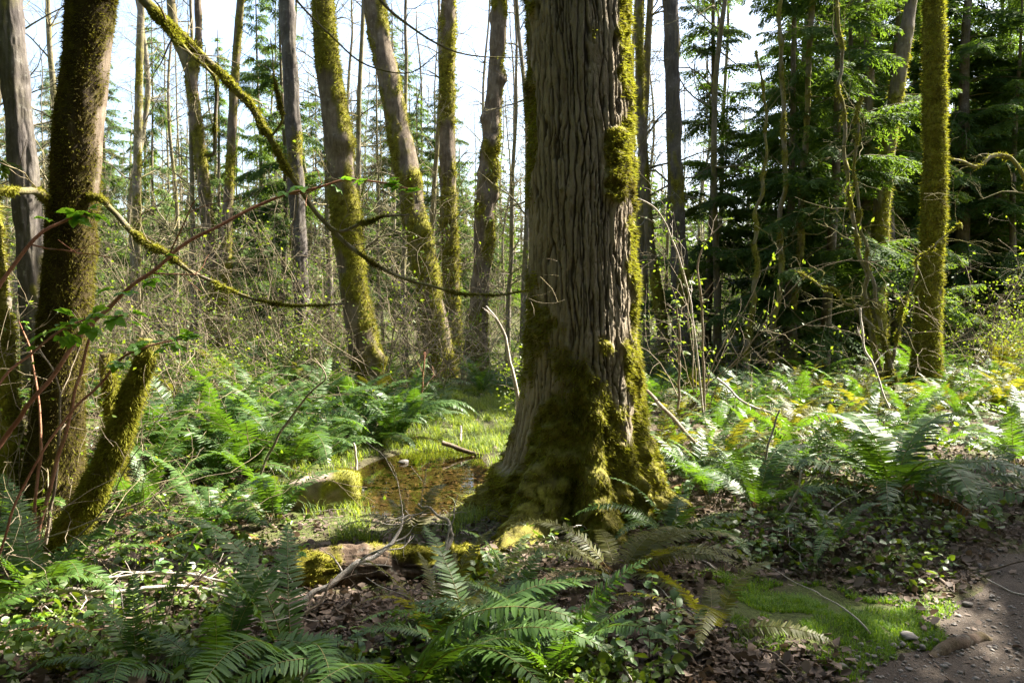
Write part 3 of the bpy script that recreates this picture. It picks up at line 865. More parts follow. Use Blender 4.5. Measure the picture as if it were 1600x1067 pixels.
# ------------------------------------------------------------------ templates: bare trees, conifers, shrubs
def tree_copy(proto, loc, rz, sc, label, cat, group):
    c = proto.copy(); COL.objects.link(c)
    c.location = tuple(loc); c.rotation_euler = (0, 0, rz); c.scale = (sc[0], sc[0], sc[1])
    for ch in proto.children:
        k = ch.copy(); COL.objects.link(k); k.parent = c
    return tag(c, label, cat, group)

def bare_template(seed, H, r0, first):
    r = np.random.default_rng(seed)
    n = 40
    z = np.linspace(-0.2, H, n)
    x = 0.35 * vn(np.stack([z * 0.22, z * 0, z * 0], -1), seed) + 0.05 * vn(np.stack([z * 0.9, z * 0, z * 0], -1), seed + 1)
    y = 0.35 * vn(np.stack([z * 0.22, z * 0, z * 0 + 9], -1), seed + 2)
    x -= x[0]; y -= y[0]
    path = np.stack([x, y, z], -1)
    rad = r0 * (1 - z / H * 0.85) * (1 + 0.35 * np.exp(-np.maximum(z, 0) / 0.4)) + 0.01
    root = empty('bare_tree')
    obj('trunk', MB().tube(path, rad, 12).mesh('trunk', M['bark_alder']), root)
    out = []
    for _ in range(44):
        zz = r.uniform(first, H * 0.97); i = int((zz + 0.2) / (H + 0.2) * (n - 1)); a = r.uniform(0, 2 * np.pi)
        grow(out, r, path[i], (math.cos(a), math.sin(a), r.uniform(0.1, 0.9)), (1.0 + 1.4 * (1 - zz / H)) * r.uniform(0.6, 1.3), rad[i] * 0.33, 1, 3, (0, 5, 3), 0.04, 0.22, 6)
    obj('branches', tubes_mesh(out, M['bark_alder'], ks=(6, 4, 3, 3), moss=0.5, name='branches', r=r), root)['kind'] = 'stuff'
    return root

def conifer_template(seed, H, r0, first, blen, droop, dens=1.0):
    r = np.random.default_rng(seed)
    root = empty('conifer_tree')
    n = 40
    z = np.linspace(-0.2, H, n)
    x = 0.15 * vn(np.stack([z * 0.2, z * 0, z * 0], -1), seed); x -= x[0]
    path = np.stack([x, x * 0, z], -1)
    rad = r0 * (1 - z / H * 0.92) + 0.008
    obj('trunk', MB().tube(path, rad, 14).mesh('trunk', M['bark_conifer']), root)
    wood, mb = [], MB()
    zz = first * 0.6
    while zz < H - 0.2:
        live = zz > first
        i = int((zz + 0.2) / (H + 0.2) * (n - 1)); a = r.uniform(0, 2 * np.pi)
        fr = (zz - first) / (H - first)
        Lb = blen * (0.15 + 0.95 * (1 - max(fr, 0)) ** 0.8) * r.uniform(0.65, 1.2) * (0.7 if not live else 1)
        m = 12
        t = np.linspace(0, 1, m)
        el = R(r.uniform(-18, 30)) - droop * t * r.uniform(0.8, 1.2)
        d = np.stack([np.cos(el) * math.cos(a), np.cos(el) * math.sin(a), np.sin(el)], -1) + r.normal(0, 0.04, (m, 3))
        pts = path[i] + np.concatenate([[np.zeros(3)], np.cumsum(d[:-1] * Lb / (m - 1), 0)])
        wood.append((pts, np.linspace(max(0.008, rad[i] * 0.18), 0.003, m), 1))
        if live:
            ns = max(4, int(13 * Lb / 1.6 * dens))
            ss = np.linspace(0.18, 1.0, ns)
            for sgn in (-1, 1):
                f = ss * (m - 1); ii = np.clip(f.astype(int), 0, m - 2)
                q = pts[ii] + (pts[ii + 1] - pts[ii]) * (f - ii)[:, None]
                tg = unit(pts[ii + 1] - pts[ii])
                sd = unit(np.cross(tg, [0, 0, 1.0])) * sgn
                ln = (0.58 * Lb ** 0.6) * (1.08 - ss) * r.uniform(0.6, 1.25, ns) + 0.07
                dv = unit(sd * 0.85 + tg * 0.65 + np.array([0, 0, -0.35]) * r.uniform(0.0, 2.6, (ns, 1)) + r.normal(0, 0.16, (ns, 3)))
                nb = 12
                tt_ = (np.arange(nb) + 0.6) / nb
                # the side twigs droop along their length and carry flat little sprays on both sides
                cpos = q[:, None] + dv[:, None] * (ln[:, None] * tt_)[..., None] + np.array([0, 0, -1.0]) * (0.30 * ln[:, None] * tt_ ** 2)[..., None]
                up = unit(np.cross(dv, np.cross([0, 0, 1.0], dv)))
                sb = unit(np.cross(dv, up))
                for s2 in (-1, 1):
                    l2 = (ln[:, None] * 0.40 * (1.1 - tt_)[None] + 0.03) * r.uniform(0.7, 1.3, (ns, nb))
                    dd = unit(sb[:, None] * s2 + dv[:, None] * 0.75 + r.normal(0, 0.30, (ns, nb, 3)) + np.array([0, 0, -0.35]))
                    wv = unit(np.cross(dd, up[:, None] + r.normal(0, 0.25, (ns, nb, 3)))) * (0.007 + 0.065 * l2)[..., None]
                    a0 = cpos; a1 = cpos + dd * (l2 * 0.45)[..., None] + wv; a2 = cpos + dd * l2[..., None]; a3 = cpos + dd * (l2 * 0.45)[..., None] - wv
                    VV = np.stack([a0, a1, a2, a3], 2).reshape(-1, 3)
                    kk = np.arange(ns * nb)
                    mb.add(VV, (kk[:, None] * 4 + np.arange(4)), None, var=np.repeat(np.clip(r.uniform(0, 1, ns * nb) * 0.5 + np.repeat(ss, nb) * 0.4, 0, 1), 4))
        zz += r.uniform(0.06, 0.24) * (1.0 if live else 2.2)
    obj('branches', tubes_mesh(wood, M['bark_mossy'], ks=(5, 4, 3, 3), moss=0.4, name='branches', r=r), root)['kind'] = 'stuff'
    tag(obj('crown', mb.mesh('crown', M['needles'], False), root), kind='stuff')
    return root

def shrub_template(seed, H, stems, leafn, leafsz, name='shrub', mat='twig', lmat='spring_leaf', spread=0.5, rad=0.007):
    r = np.random.default_rng(seed)
    root = empty(name)
    out = []
    for _ in range(stems):
        a = r.uniform(0, 2 * np.pi)
        grow(out, r, (r.normal(0, 0.12), r.normal(0, 0.12), -0.05), (math.cos(a) * spread, math.sin(a) * spread, 1.0), H * r.uniform(0.6, 1.15), rad * r.uniform(0.7, 1.2), 1, 3, (0, 4, 2), -0.04, 0.17, 9, 0.7, (0.3, 0.55))
    obj('stems', tubes_mesh(out, M[mat], ks=(5, 4, 3, 3), moss=0.25, name='stems', r=r), root)['kind'] = 'stuff'
    tips = np.vstack([p[len(p) // 2:] for p, _, l in out if l >= 2])
    q = tips[r.integers(0, len(tips), leafn)] + r.normal(0, 0.035, (leafn, 3))
    q[:, 2] = np.maximum(q[:, 2], 0.05)
    lm = MB(); leaf_quads(lm, q, np.full(leafn, leafsz), r, 0.6)
    tag(obj('leaves', lm.mesh('leaves', M[lmat], False), root), kind='stuff')
    return root

BARE = [bare_template(101, 13, 0.062, 2.2), bare_template(102, 14, 0.085, 3.5), bare_template(103, 11, 0.045, 1.6), bare_template(104, 15, 0.115, 4.0)]
CON = [conifer_template(111, 17, 0.17, 2.6, 2.6, 0.55), conifer_template(112, 20, 0.22, 4.5, 2.9, 0.75), conifer_template(113, 12, 0.10, 1.1, 1.9, 0.5, 1.2), conifer_template(114, 19, 0.20, 2.2, 3.2, 0.9, 0.85)]
SHR = [shrub_template(121, 1.9, 9, 600, 0.042), shrub_template(122, 1.3, 9, 1100, 0.040, spread=0.7), shrub_template(123, 2.6, 7, 380, 0.045, spread=0.4, rad=0.009), shrub_template(124, 1.6, 9, 420, 0.04, spread=0.9)]
used = set()
def place(lst, i, loc, rz, sc, label, cat, group):
    pr = lst[i]
    if pr.name in used:
        return tree_copy(pr, loc, rz, sc, label, cat, group)
    used.add(pr.name)
    pr.location = tuple(loc); pr.rotation_euler = (0, 0, rz); pr.scale = (sc[0], sc[0], sc[1])
    return tag(pr, label, cat, group)

def where(px):
    for lim, t in ((150, 'past the moss-wrapped leaning trunk'), (280, 'beside the slim pale trunk'), (400, 'around the forked tree'), (530, 'near the slender dark grey trunk'), (640, 'behind the knotted trunk'), (730, 'behind the slanting trunk'),
                   (830, 'near the gnarled crooked trunk'), (1000, 'hidden behind the big furrowed trunk'), (1110, 'near the stout purplish grey trunk'), (1230, 'beside the bowing mossy stems'), (1330, 'behind the sunlit fern field'), (1420, 'behind the crooked mossy vine maple'), (1500, 'behind the golden mossy trunk')):
        if px < lim: return t
    return 'in the dark wood past the golden mossy trunk'
r = np.random.default_rng(301)
heroes_px = [62, 585, 690, 706, 742, 476, 338, 345, 212, 1040, 1066, 1446, 1372, 1352]
# bare trees receding behind the pond and the fern bank
taken = []
def free(x, y, dist):
    for a, b in taken:
        if (a - x) ** 2 + (b - y) ** 2 < dist * dist: return False
    taken.append((x, y)); return True
n = 0
for _ in range(1800):
    px = r.uniform(-260, 1140); d = r.uniform(15, 58) if r.uniform() < 0.85 else r.uniform(22, 40)
    if d < 22 and any(abs(px - h) < 24 for h in heroes_px): continue
    x = (px - 800) / F * d
    if not free(x, d, 1.2 if d < 30 else 1.7): continue
    near = d < 30
    place(BARE, int(r.integers(0, 4)), gp(x, d), r.uniform(0, 6.3), (r.uniform(0.7, 1.15), r.uniform(0.8, 1.15)),
          ('slender bare tree ' + where(px)) if near else 'distant bare tree, thin and twiggy, ' + where(px), 'tree', 'bare trees in the open wood' if near else 'distant bare trees')
    n += 1
    if n >= 150: break
# conifers: scattered among the bare trees, crowded beyond the fern field
con = [(1230, 16.5, 2), (1105, 18.5, 2), (1290, 16.0, 2), (1400, 18.0, 2), (1225, 18.5, 2), (1255, 23, 1), (1310, 18.5, 2), (1330, 24, 3), (1395, 22, 1), (1500, 20.5, 3), (1545, 23, 0), (1585, 20.0, 2), (1640, 22, 3),
       (1480, 27, 1), (1420, 28, 3), (1560, 29, 3), (1680, 26, 1), (1745, 24, 0), (1340, 31, 1), (1450, 35, 0), (1530, 38, 3), (1620, 35, 1), (1370, 42, 3), (1690, 33, 3), (1500, 46, 1), (1600, 46, 3)]
for px, d, k in con:
    x = (px - 800) / F * d
    taken.append((x, d))
    place(CON, k, gp(x, d), r.uniform(0, 6.3), (r.uniform(0.85, 1.05), r.uniform(0.62, 0.74) if k != 2 else r.uniform(0.85, 1.0)), (('young bushy green conifer ' if k == 2 else 'tall dark conifer with long drooping boughs ') + where(px)) if d < 28 else 'conifer deep in the shade, farther off, ' + where(px), 'conifer', 'conifers at the fern field edge' if d < 28 else 'conifers deep in the wood')
for px, d, k in [(405, 23, 2), (350, 25, 2), (440, 21, 2), (560, 31, 2), (690, 26, 2), (250, 27, 2), (120, 28, 2), (655, 28, 2), (615, 38, 0), (170, 40, 0), (330, 40, 2), (500, 36, 2), (-80, 26, 2), (-150, 33, 0), (760, 44, 2), (960, 33, 2), (450, 50, 0), (90, 52, 3), (20, 34, 2), (290, 38, 2), (470, 42, 2), (590, 38, 2), (720, 42, 2), (-40, 40, 0), (150, 46, 2), (400, 48, 2)]:
    x = (px - 800) / F * d
    taken.append((x, d))
    place(CON, k, gp(x, d), r.uniform(0, 6.3), (r.uniform(0.7, 0.95), r.uniform(0.75, 0.95)), 'thin green conifer among bare trees ' + where(px), 'conifer', 'conifers among the bare trees')

# trees beside the trail, outside the picture, that shade its near bank
for x, y, k, sx, sz in [(8.5, 8.7, 1, 0.55, 0.95), (7.4, 7.75, 0, 0.5, 0.95), (10.3, 7.1, 3, 0.55, 0.9), (7.0, 5.9, 3, 0.42, 0.85), (6.6, 2.6, 0, 0.8, 0.9)]:
    place(CON, k, gp(x, y), r.uniform(0, 6.3), (sx, sz), 'conifer beside the trail shading its bank', 'conifer', 'conifers beside the trail')
# unseen wood behind and beside the viewer, conifers added to dim the sky light
for x, y, k in [(-6.5, 1.0, 0), (-8.5, 5.0, 3), (-9.5, 9.0, 1), (-4.2, -3.2, 3), (-8.0, -3.5, 1), (-0.5, -5.5, 3), (3.0, -4.0, 0), (-3.5, -8.0, 1), (1.5, -9.0, 3), (5.5, -7.5, 1), (6.0, -1.5, 3), (9.5, -4.5, 0), (8.8, 1.2, 1), (-12.0, 0.0, 3), (-7.0, -8.5, 0), (12.0, 2.0, 3), (-12, 6, 1), (4, -12, 3), (-5.5, 4.2, 2), (-2.2, -2.6, 1), (1.6, -2.9, 3), (-6.2, -1.2, 3), (4.6, -1.2, 1), (-5.0, -6.0, 1), (1.0, -6.0, 0), (-10, -6, 3), (-15, 3, 3), (-13, 10, 3)]:
    place(CON, k, gp(x, y), r.uniform(0, 6.3), (1.15, 1.0), 'unseen conifer in the wood across the trail, added to dim sky light', 'conifer', 'unseen conifers across the trail')

# distant wood, one mass
def far_woods():
    r = np.random.default_rng(411)
    mb, tm = MB(), MB()
    for _ in range(520):
        d = r.uniform(58, 120); x = r.uniform(-0.95, 0.95) * d
        g = gzf(x, d); H = r.uniform(12, 24) if x > 0.36 * d else r.uniform(6, 16)
        tm.tube(np.array([[x, d, g - .3], [x + r.normal(0, .3), d, g + H * .6], [x + r.normal(0, .4), d, g + H]]), [0.2, 0.13, 0.04], 5)
        nb = 150 if r.uniform() < 0.78 else 40
        t = r.uniform(0.1, 1, nb); a = r.uniform(0, 6.28, nb)
        ln = (1 - t) * 2.6 * r.uniform(0.4, 1.1, nb) + 0.3
        b = np.stack([np.full(nb, x), np.full(nb, d), g + H * t], -1)
        tip = b + np.stack([np.cos(a) * ln, np.sin(a) * ln, -0.25 * ln], -1)
        w = np.array([0, 0, 1.0]) * (0.12 * ln + 0.05)[:, None] * r.uniform(0.4, 1.2, (nb, 1))
        mb.add(np.stack([b, tip - w, tip + w * 0.6], 1), None, np.arange(nb * 3).reshape(-1, 3), var=np.repeat(r.uniform(0, 1, nb), 3))
    root = empty('distant_woods')
    tag(root, 'hazy mass of far trees closing the view behind the wood', 'woods', kind='stuff')
    tag(obj('trunks', tm.mesh('trunks', M['bark_alder']), root), kind='stuff'); tag(obj('foliage', mb.mesh('foliage', M['needles'], False), root), kind='stuff')
far_woods()

# shrubs: brushy understorey
THK = [shrub_template(125, 4.2, 7, 150, 0.045, name='thicket_shrub', spread=0.35, rad=0.012), shrub_template(126, 3.4, 9, 120, 0.04, name='thicket_shrub', spread=0.5, rad=0.010)]
r = np.random.default_rng(502)
n = 0
for _ in range(800):
    px = r.uniform(-200, 1420); d = r.uniform(13.5, 36)
    if px > 820 and d < 19: continue
    x = (px - 800) / F * d
    if not free(x, d, 0.75): continue
    place(THK, int(r.integers(0, 2)), gp(x, d), r.uniform(0, 6.3), (r.uniform(0.8, 1.2), r.uniform(0.7, 1.2)), 'tall thin many-stemmed shrub ' + where(px), 'shrub', 'tall shrubs between the trees')
    n += 1
    if n >= 115: break
r = np.random.default_rng(501)
n = 0
for _ in range(2000):
    px = r.uniform(-250, 1850); d = r.uniform(9.5, 34)
    x = (px - 800) / F * d
    if px > 1000 and d < 15.5 and r.uniform() < 0.93: continue
    if 620 < px < 830 and d < 14: continue
    if 380 < px < 660 and d < 12.5: continue
    if px < 380 and d < 9.5: continue
    if not free(x, d, 0.75): continue
    fieldside = px >= 1000
    place(SHR, int(r.integers(0, 4)), gp(x, d), r.uniform(0, 6.3), (r.uniform(0.8, 1.4), r.uniform(0.7, 1.3)),
          'low twiggy shrub budding pale green ' + where(px), 'shrub', 'shrubs along the field edge' if fieldside else 'shrubs beyond the pond')
    n += 1
    if n >= 170: break

# ------------------------------------------------------------------ sword ferns
def frond_geo(mb, r, e0, bend, L=1.0, pairs=34, base=np.zeros(3), az=0.0, seg=3, roll=0.0, curl=0.0, wide=1.0, sickle=0.0):
    """one sword fern frond: an arching stalk and two ranks of blade-like leaflets"""
    n = 18
    t = np.linspace(0, 1, n)
    el = e0 - bend * t ** 1.25
    yaw = curl * t
    d = np.stack([np.cos(el) * np.cos(yaw), np.cos(el) * np.sin(yaw), np.sin(el)], -1)
    path = np.concatenate([[np.zeros(3)], np.cumsum(d[:-1] * L / (n - 1), 0)])
    tang = unit(np.gradient(path, axis=0))
    side = unit(np.cross(np.array([0, 0, 1.0]) + 0 * tang, tang))
    side = side * math.cos(roll) + np.cross(tang, side) * math.sin(roll)
    nrm = np.cross(tang, side)
    ca, sa = math.cos(az), math.sin(az)
    Rz = np.array([[ca, -sa, 0], [sa, ca, 0], [0, 0, 1.0]])
    def out(v): return v @ Rz.T + base
    tp = np.linspace(0.13, 0.985, pairs) + r.uniform(-0.004, 0.004, pairs)
    f = np.clip(tp, 0, 1) * (n - 1); i = np.clip(f.astype(int), 0, n - 2); w = (f - i)[:, None]
    q = path[i] * (1 - w) + path[i + 1] * w
    tg = unit(tang[i] * (1 - w) + tang[i + 1] * w); sd = side[i] * (1 - w) + side[i + 1] * w; nm = nrm[i] * (1 - w) + nrm[i + 1] * w
    prof = np.minimum(1, 0.55 + (tp - 0.1) / 0.22 * 0.45) * (1 - tp ** 2.6) ** 0.85 + 0.03
    ln0 = 0.125 * L * wide * prof
    wd = np.minimum(0.43 * L * 0.86 / pairs, ln0 * 0.26)
    rx = [] 
    for sg in (-1, 1):
        ln = ln0 * r.uniform(0.88, 1.1, pairs)
        lift = r.uniform(-0.05, 0.30, pairs)[:, None] - sickle
        dv = unit(sd * sg + tg * (0.22 + 0.25 * tp[:, None]) + nm * lift + r.normal(0, 0.05, (pairs, 3)))
        tw = r.normal(0.1, 0.22, pairs)[:, None]
        wv = unit(tg - dv * (tg * dv).sum(1, keepdims=True)); wv = unit(wv + nm * tw)
        bow = nm * (-0.10 * ln)[:, None]
        if seg == 3:
            fr_, wf = (0.0, 0.35, 0.75, 1.0), (0.75, 1.0, 0.7, 0.0)
            rows = []
            for a_, b_ in zip(fr_, wf):
                c = q + dv * (ln * a_)[:, None] + bow * a_ ** 2 * 2 + wv * (wd * 0.5 * a_)[:, None]
                if b_ > 0: rows += [c - wv * (wd * b_)[:, None], c + wv * (wd * b_)[:, None]]
                else: rows += [c]
            VV = np.stack(rows, 1)
            k = np.arange(pairs)[:, None] * 7
            Q = np.concatenate([k + [0, 1, 3, 2], k + [2, 3, 5, 4]]); T = k + [4, 5, 6]
            nv = 7
        else:
            VV = np.stack([q - wv * (wd * 0.8)[:, None], q + wv * (wd * 0.8)[:, None], q + dv * (ln * .7)[:, None] + bow + wv * (wd * 0.7)[:, None], q + dv * ln[:, None] + bow * 2], 1)
            k = np.arange(pairs)[:, None] * 4
            Q = k + [0, 1, 2, 3]; T = None; nv = 4
        mb.add(out(VV.reshape(-1, 3)), Q, T, var=np.repeat(np.clip(r.uniform(0.2, 0.8, pairs) + (tp - 0.5) * 0.3, 0, 1), nv))
    mb.tube(out(path), np.linspace(0.0042, 0.0012, n) * (0.6 + 0.4 * L), 3, cap=False, stem=0.85)

r = np.random.default_rng(601)
FR = []                                   # (mesh, launch angle)
specs = [(80, 75), (74, 95), (68, 85), (62, 100), (55, 95), (48, 90), (40, 80), (60, 125), (70, 60), (33, 65)]
for e0, bd in specs:
    mb = MB(); frond_geo(mb, r, R(e0), R(bd), 1.0, 48, seg=3, curl=r.normal(0, 0.18), roll=r.normal(0, 0.15), sickle=r.uniform(0, 0.12))
    FR.append(mb)
FRM = {kind: [mb.mesh('frond', M[kind]) for mb in FR] for kind in ('fern', 'fern_old')}
mb = MB(); frond_geo(mb, r, R(30), R(75), 1.0, 26, seg=3, wide=0.6, sickle=0.7, roll=0.4); FRM['fern_dead'] = [mb.mesh('frond', M['fern_dead'])]

def fern(loc, L, n, label, group=None, seed=0, kind='fern', az=None, variants=None, dead=0, sc=(0.75, 1.15), tilt=0.0):
    r = np.random.default_rng(seed)
    root = empty('sword_fern', loc)
    tag(root, label, 'fern', group)
    a0 = r.uniform(0, 6.28)
    for i in range(n):
        a = (a0 + i * 2.399 + r.normal(0, 0.2)) if az is None else R(az[i])
        v = int(r.integers(0, len(specs))) if variants is None else variants[i]
        o = obj('frond', FRM[kind][v], root)
        s = L * r.uniform(*sc)
        o.scale = (s, s * r.uniform(0.9, 1.1), s)
        o.rotation_euler = (r.normal(0, 0.12), r.normal(tilt, 0.1), a)
        o.location = (0.03 * math.cos(a), 0.03 * math.sin(a), -0.01)
    for i in range(dead):
        a = r.uniform(0, 6.28)
        o = obj('dead_frond', FRM['fern_dead'][0], root)
        s = L * r.uniform(0.6, 0.9)
        o.scale = (s, s, s); o.rotation_euler = (r.normal(0, 0.2), r.uniform(0.1, 0.35), a)
    return root

FLOOR = []
def fernpx(px, py, *a, **k):
    q = G(px, py)
    FLOOR.append((q[0], q[1], a[0] * 0.35))
    return fern(q, *a, **k)

# big ferns that can be told apart
fernpx(1395, 770, 1.38, 18, 'huge dark sword fern sprawling on the slope between the big trunk and the trail', seed=1, dead=4, variants=[4, 5, 6, 9, 3, 7, 5, 6, 2, 9, 7, 5, 4, 6, 9, 3, 1, 5])
fernpx(1585, 725, 1.15, 14, 'sword fern with pale bowed fronds beside the sprawling dark one', seed=2, dead=2)
fernpx(1250, 735, 0.85, 11, 'smaller sword fern in the shade next to the sprawling dark one', seed=3, dead=1)
fernpx(640, 1085, 0.98, 8, 'dark glossy sword fern in front of the rotten log with one long arching frond', seed=4, dead=3,
       az=[8, -12, 22, -35, -60, 165, 205, 250], variants=[4, 5, 6, 3, 4, 6, 4, 5], sc=(0.85, 1.1))
fernpx(455, 1040, 0.85, 5, 'tall upright sword fern beside the pale fallen branch', seed=5, dead=2, az=[150, 100, 200, 250, 300], variants=[0, 8, 8, 4, 5])
fernpx(690, 1010, 0.58, 7, 'upright yellow green sword fern against the rotten log', seed=6, kind='fern_old', variants=[0, 8, 0, 8, 1, 2, 0], az=[80, 120, 40, 160, 220, 300, 0])
fernpx(965, 900, 0.78, 13, 'thin olive sword fern in front of the mossy roots', seed=7, kind='fern_old', az=[5, -8, 15, -25, -40, 30, 170, 195, 220, 150, 60, 100, -70], variants=[5, 6, 4, 9, 6, 3, 5, 6, 9, 4, 5, 6, 9], dead=2)
fernpx(1115, 985, 0.62, 6, 'sparse olive sword fern at the edge of the bright moss patch', seed=8, kind='fern_old', az=[20, -20, 150, 190, 240, 80])
fernpx(860, 1065, 0.66, 10, 'low pale-ribbed sword fern by the broad-leaved seedlings', seed=9)
fernpx(60, 930, 0.9, 10, 'broad sword fern at the foot of the leaning mossy stub', seed=10)
fernpx(-60, 1000, 0.75, 9, 'sword fern hanging over the decayed wood by the trail', seed=11)
fernpx(215, 1060, 0.62, 7, 'sword fern growing through the fallen sticks by the decayed wood', seed=12, dead=3)
fernpx(340, 1080, 0.6, 7, 'low sword fern under the long grey fallen stick', seed=13)
fernpx(330, 830, 0.85, 14, 'sword fern with brown dead fronds between the leaning stub and the boulder', seed=15, dead=6)
fernpx(430, 815, 0.80, 12, 'sunlit sword fern beside the flat-topped mossy boulder', seed=16, dead=1)
fernpx(640, 850, 0.55, 5, 'backlit sword fern leaning over the near edge of the pond', seed=17, kind='fern_old', az=[120, 150, 90, 60, 180], variants=[2, 4, 0, 1, 4])
fernpx(225, 800, 0.85, 12, 'sword fern behind the leaning mossy stub', seed=18, dead=2)
fernpx(20, 830, 0.85, 12, 'sword fern crowding the clump of mossy stems', seed=19)
fernpx(790, 905, 0.5, 6, 'small sword fern at the broken end of the rotten log', seed=20, az=[60, 100, 20, 140, -20, 200])
fernpx(745, 1060, 0.7, 9, 'sword fern with drooping fronds under the long arching frond', seed=421, az=[-5, 10, -30, 30, -60, 60, 180, 220, 120])
fernpx(1055, 845, 0.72, 11, 'mid-sized dark sword fern on the litter before the sunny root', seed=22, dead=2)
fernpx(1185, 800, 0.80, 12, 'dark sword fern under the crooked pale twig', seed=23, dead=1)
fernpx(1300, 850, 0.55, 9, 'small dark sword fern between the sprawling fern and the bright moss patch', seed=24)
fernpx(1110, 775, 0.75, 11, 'dark sword fern beside the pale straight leaning stick', seed=25)
fernpx(800, 1000, 0.62, 9, 'dark sword fern rooted before the mossy roots and the seedlings', seed=26, dead=1)
# the fern bank by the pond
bank = [(420, 700), (470, 690), (520, 690), (575, 695), (620, 690), (450, 730), (500, 720), (390, 745), (350, 700), (300, 720), (330, 760), (560, 665), (610, 660), (480, 665), (400, 665), (640, 668), (280, 680), (250, 730)]
for i, (px, py) in enumerate(bank):
    fernpx(px, py, rng.uniform(0.9, 1.2), 13, 'silvery sunlit sword fern on the bank behind the pond', 'ferns on the pond bank', seed=30 + i, az=None, dead=int(i % 4 == 0))
# ferns on the near slope and round the big trunk
near = [(1085, 760), (1130, 720), (1180, 700), (1060, 700), (1300, 690), (1480, 690), (1540, 690), (1230, 680), (1120, 680), (1420, 668), (1350, 660), (1590, 665), (1170, 660), (1060, 660), (1270, 650), (1500, 652), (1030, 720), (1100, 730), (1160, 750), (1210, 710), (1330, 720), (1080, 640), (1200, 640), (1330, 640), (1400, 640), (1470, 635), (1560, 640), (1135, 655), (1230, 660), (1390, 690)]
for i, (px, py) in enumerate(near):
    fernpx(px, py, rng.uniform(0.55, 0.9), 11, 'sword fern in the sunlit fern field behind the sprawling dark one', 'ferns in the near fern field', seed=70 + i, kind='fern_old' if i % 3 == 1 else 'fern', dead=int(i % 3 == 0))

# smaller-looking ferns farther off: one mesh each
FT = []
for s in range(6):
    r = np.random.default_rng(700 + s); mb = MB()
    for i in range(13):
        e0, bd = specs[r.integers(0, len(specs))]
        frond_geo(mb, r, R(e0 + r.normal(0, 4)), R(bd), r.uniform(0.75, 1.15), 30, az=i * 2.399 + r.normal(0, 0.2), seg=2, curl=r.normal(0, 0.2), roll=r.normal(0, 0.2))
    FT.append([mb.mesh('sword_fern', M[k]) for k in ('fern', 'fern_old')])
r = np.random.default_rng(801)
n = 0
for _ in range(6000):
    if r.uniform() < 0.62: px, py = r.uniform(1000, 1850), r.uniform(535, 650)
    else: px, py = r.uniform(-250, 830), r.uniform(540, 650)
    q = G(px, py)
    x, y = q[0], q[1]
    if y > 27 or y < 8.5: continue
    if abs(x - creek_x(y)) < 0.8 and y < 14: continue
    if pond_field(x, y) < 1.5: continue
    if not free(x, y, 0.33): continue
    o = obj('sword_fern', FT[int(r.integers(0, 6))][int(r.uniform() < 0.3)])
    s = r.uniform(0.55, 1.0)
    o.location = q; o.rotation_euler = (r.normal(0, 0.08), r.normal(0, 0.08), r.uniform(0, 6.28)); o.scale = (s, s, s * r.uniform(0.8, 1.05))
    if px > 900: tag(o, 'far sword fern in the bright field ' + where(px), 'fern', 'ferns in the far fern field')
    else: tag(o, 'sword fern under the shrubs ' + where(px), 'fern', 'ferns under the bare trees')
    n += 1
    if n >= 295: break

# ------------------------------------------------------------------ ground cover, litter, grass, gravel
def ground_pts(n, r, x0=-350, x1=1950, y0=530, y1=1200, ok=None):
    """points on the floor, denser near the viewer"""
    px = r.uniform(x0, x1, n); py = r.uniform(y0, y1, n)
    d = CAMZ * F / (py - 470)
    x = (px - 800) / F * d; y = d
    if ok is not None:
        m = ok(x, y); x, y = x[m], y[m]
    return np.stack([x, y, gz(x, y)], -1)

r = np.random.default_rng(901)
def no_water(x, y): return pond_field(x, y) > 0.98
off_trail = lambda x, y: no_water(x, y) & (trail_t(x, y) < 0.12 + 0.2 * (r.uniform(size=x.shape) - 0.5))
# fallen leaves
p = ground_pts(78000, r, ok=lambda x, y: no_water(x, y) & ((trail_t(x, y) < 0.0) | (r.uniform(size=x.shape) < 0.05)) & (np.hypot((x - lawn_c[0]) / 0.55, (y - lawn_c[1]) / 0.5) > 1.2 * r.uniform(size=x.shape) ** 0.12))
p[:, 2] += r.uniform(0.003, 0.03, len(p))
mb = MB(); leaf_quads(mb, p, 0.024 + 0.045 * (r.uniform(size=len(p)) ** 3), r, 0.7, 0.72, full=True)
tag(obj('leaf_litter', mb.mesh('leaf_litter', M['litter'], False)), 'brown fallen leaves strewn over the forest floor', 'leaf litter', kind='stuff')
# sunken leaves on the pond floor
a = r.uniform(0, 6.28, 1500); q = np.sqrt(r.uniform(0, 1, 1500))
x, y = -0.92 + 0.9 * q * np.cos(a), 7.75 + 1.7 * q * np.sin(a)
p = np.stack([x, y, np.minimum(gz(x, y) + 0.008, POND_Z - 0.02)], -1)
mb = MB(); leaf_quads(mb, p, 0.06, r, 0.7, 0.9)
tag(obj('sunken_leaves', mb.mesh('sunken_leaves', M['litter'], False)), 'dark leaves lying under the pond water', 'leaf litter', kind='stuff')

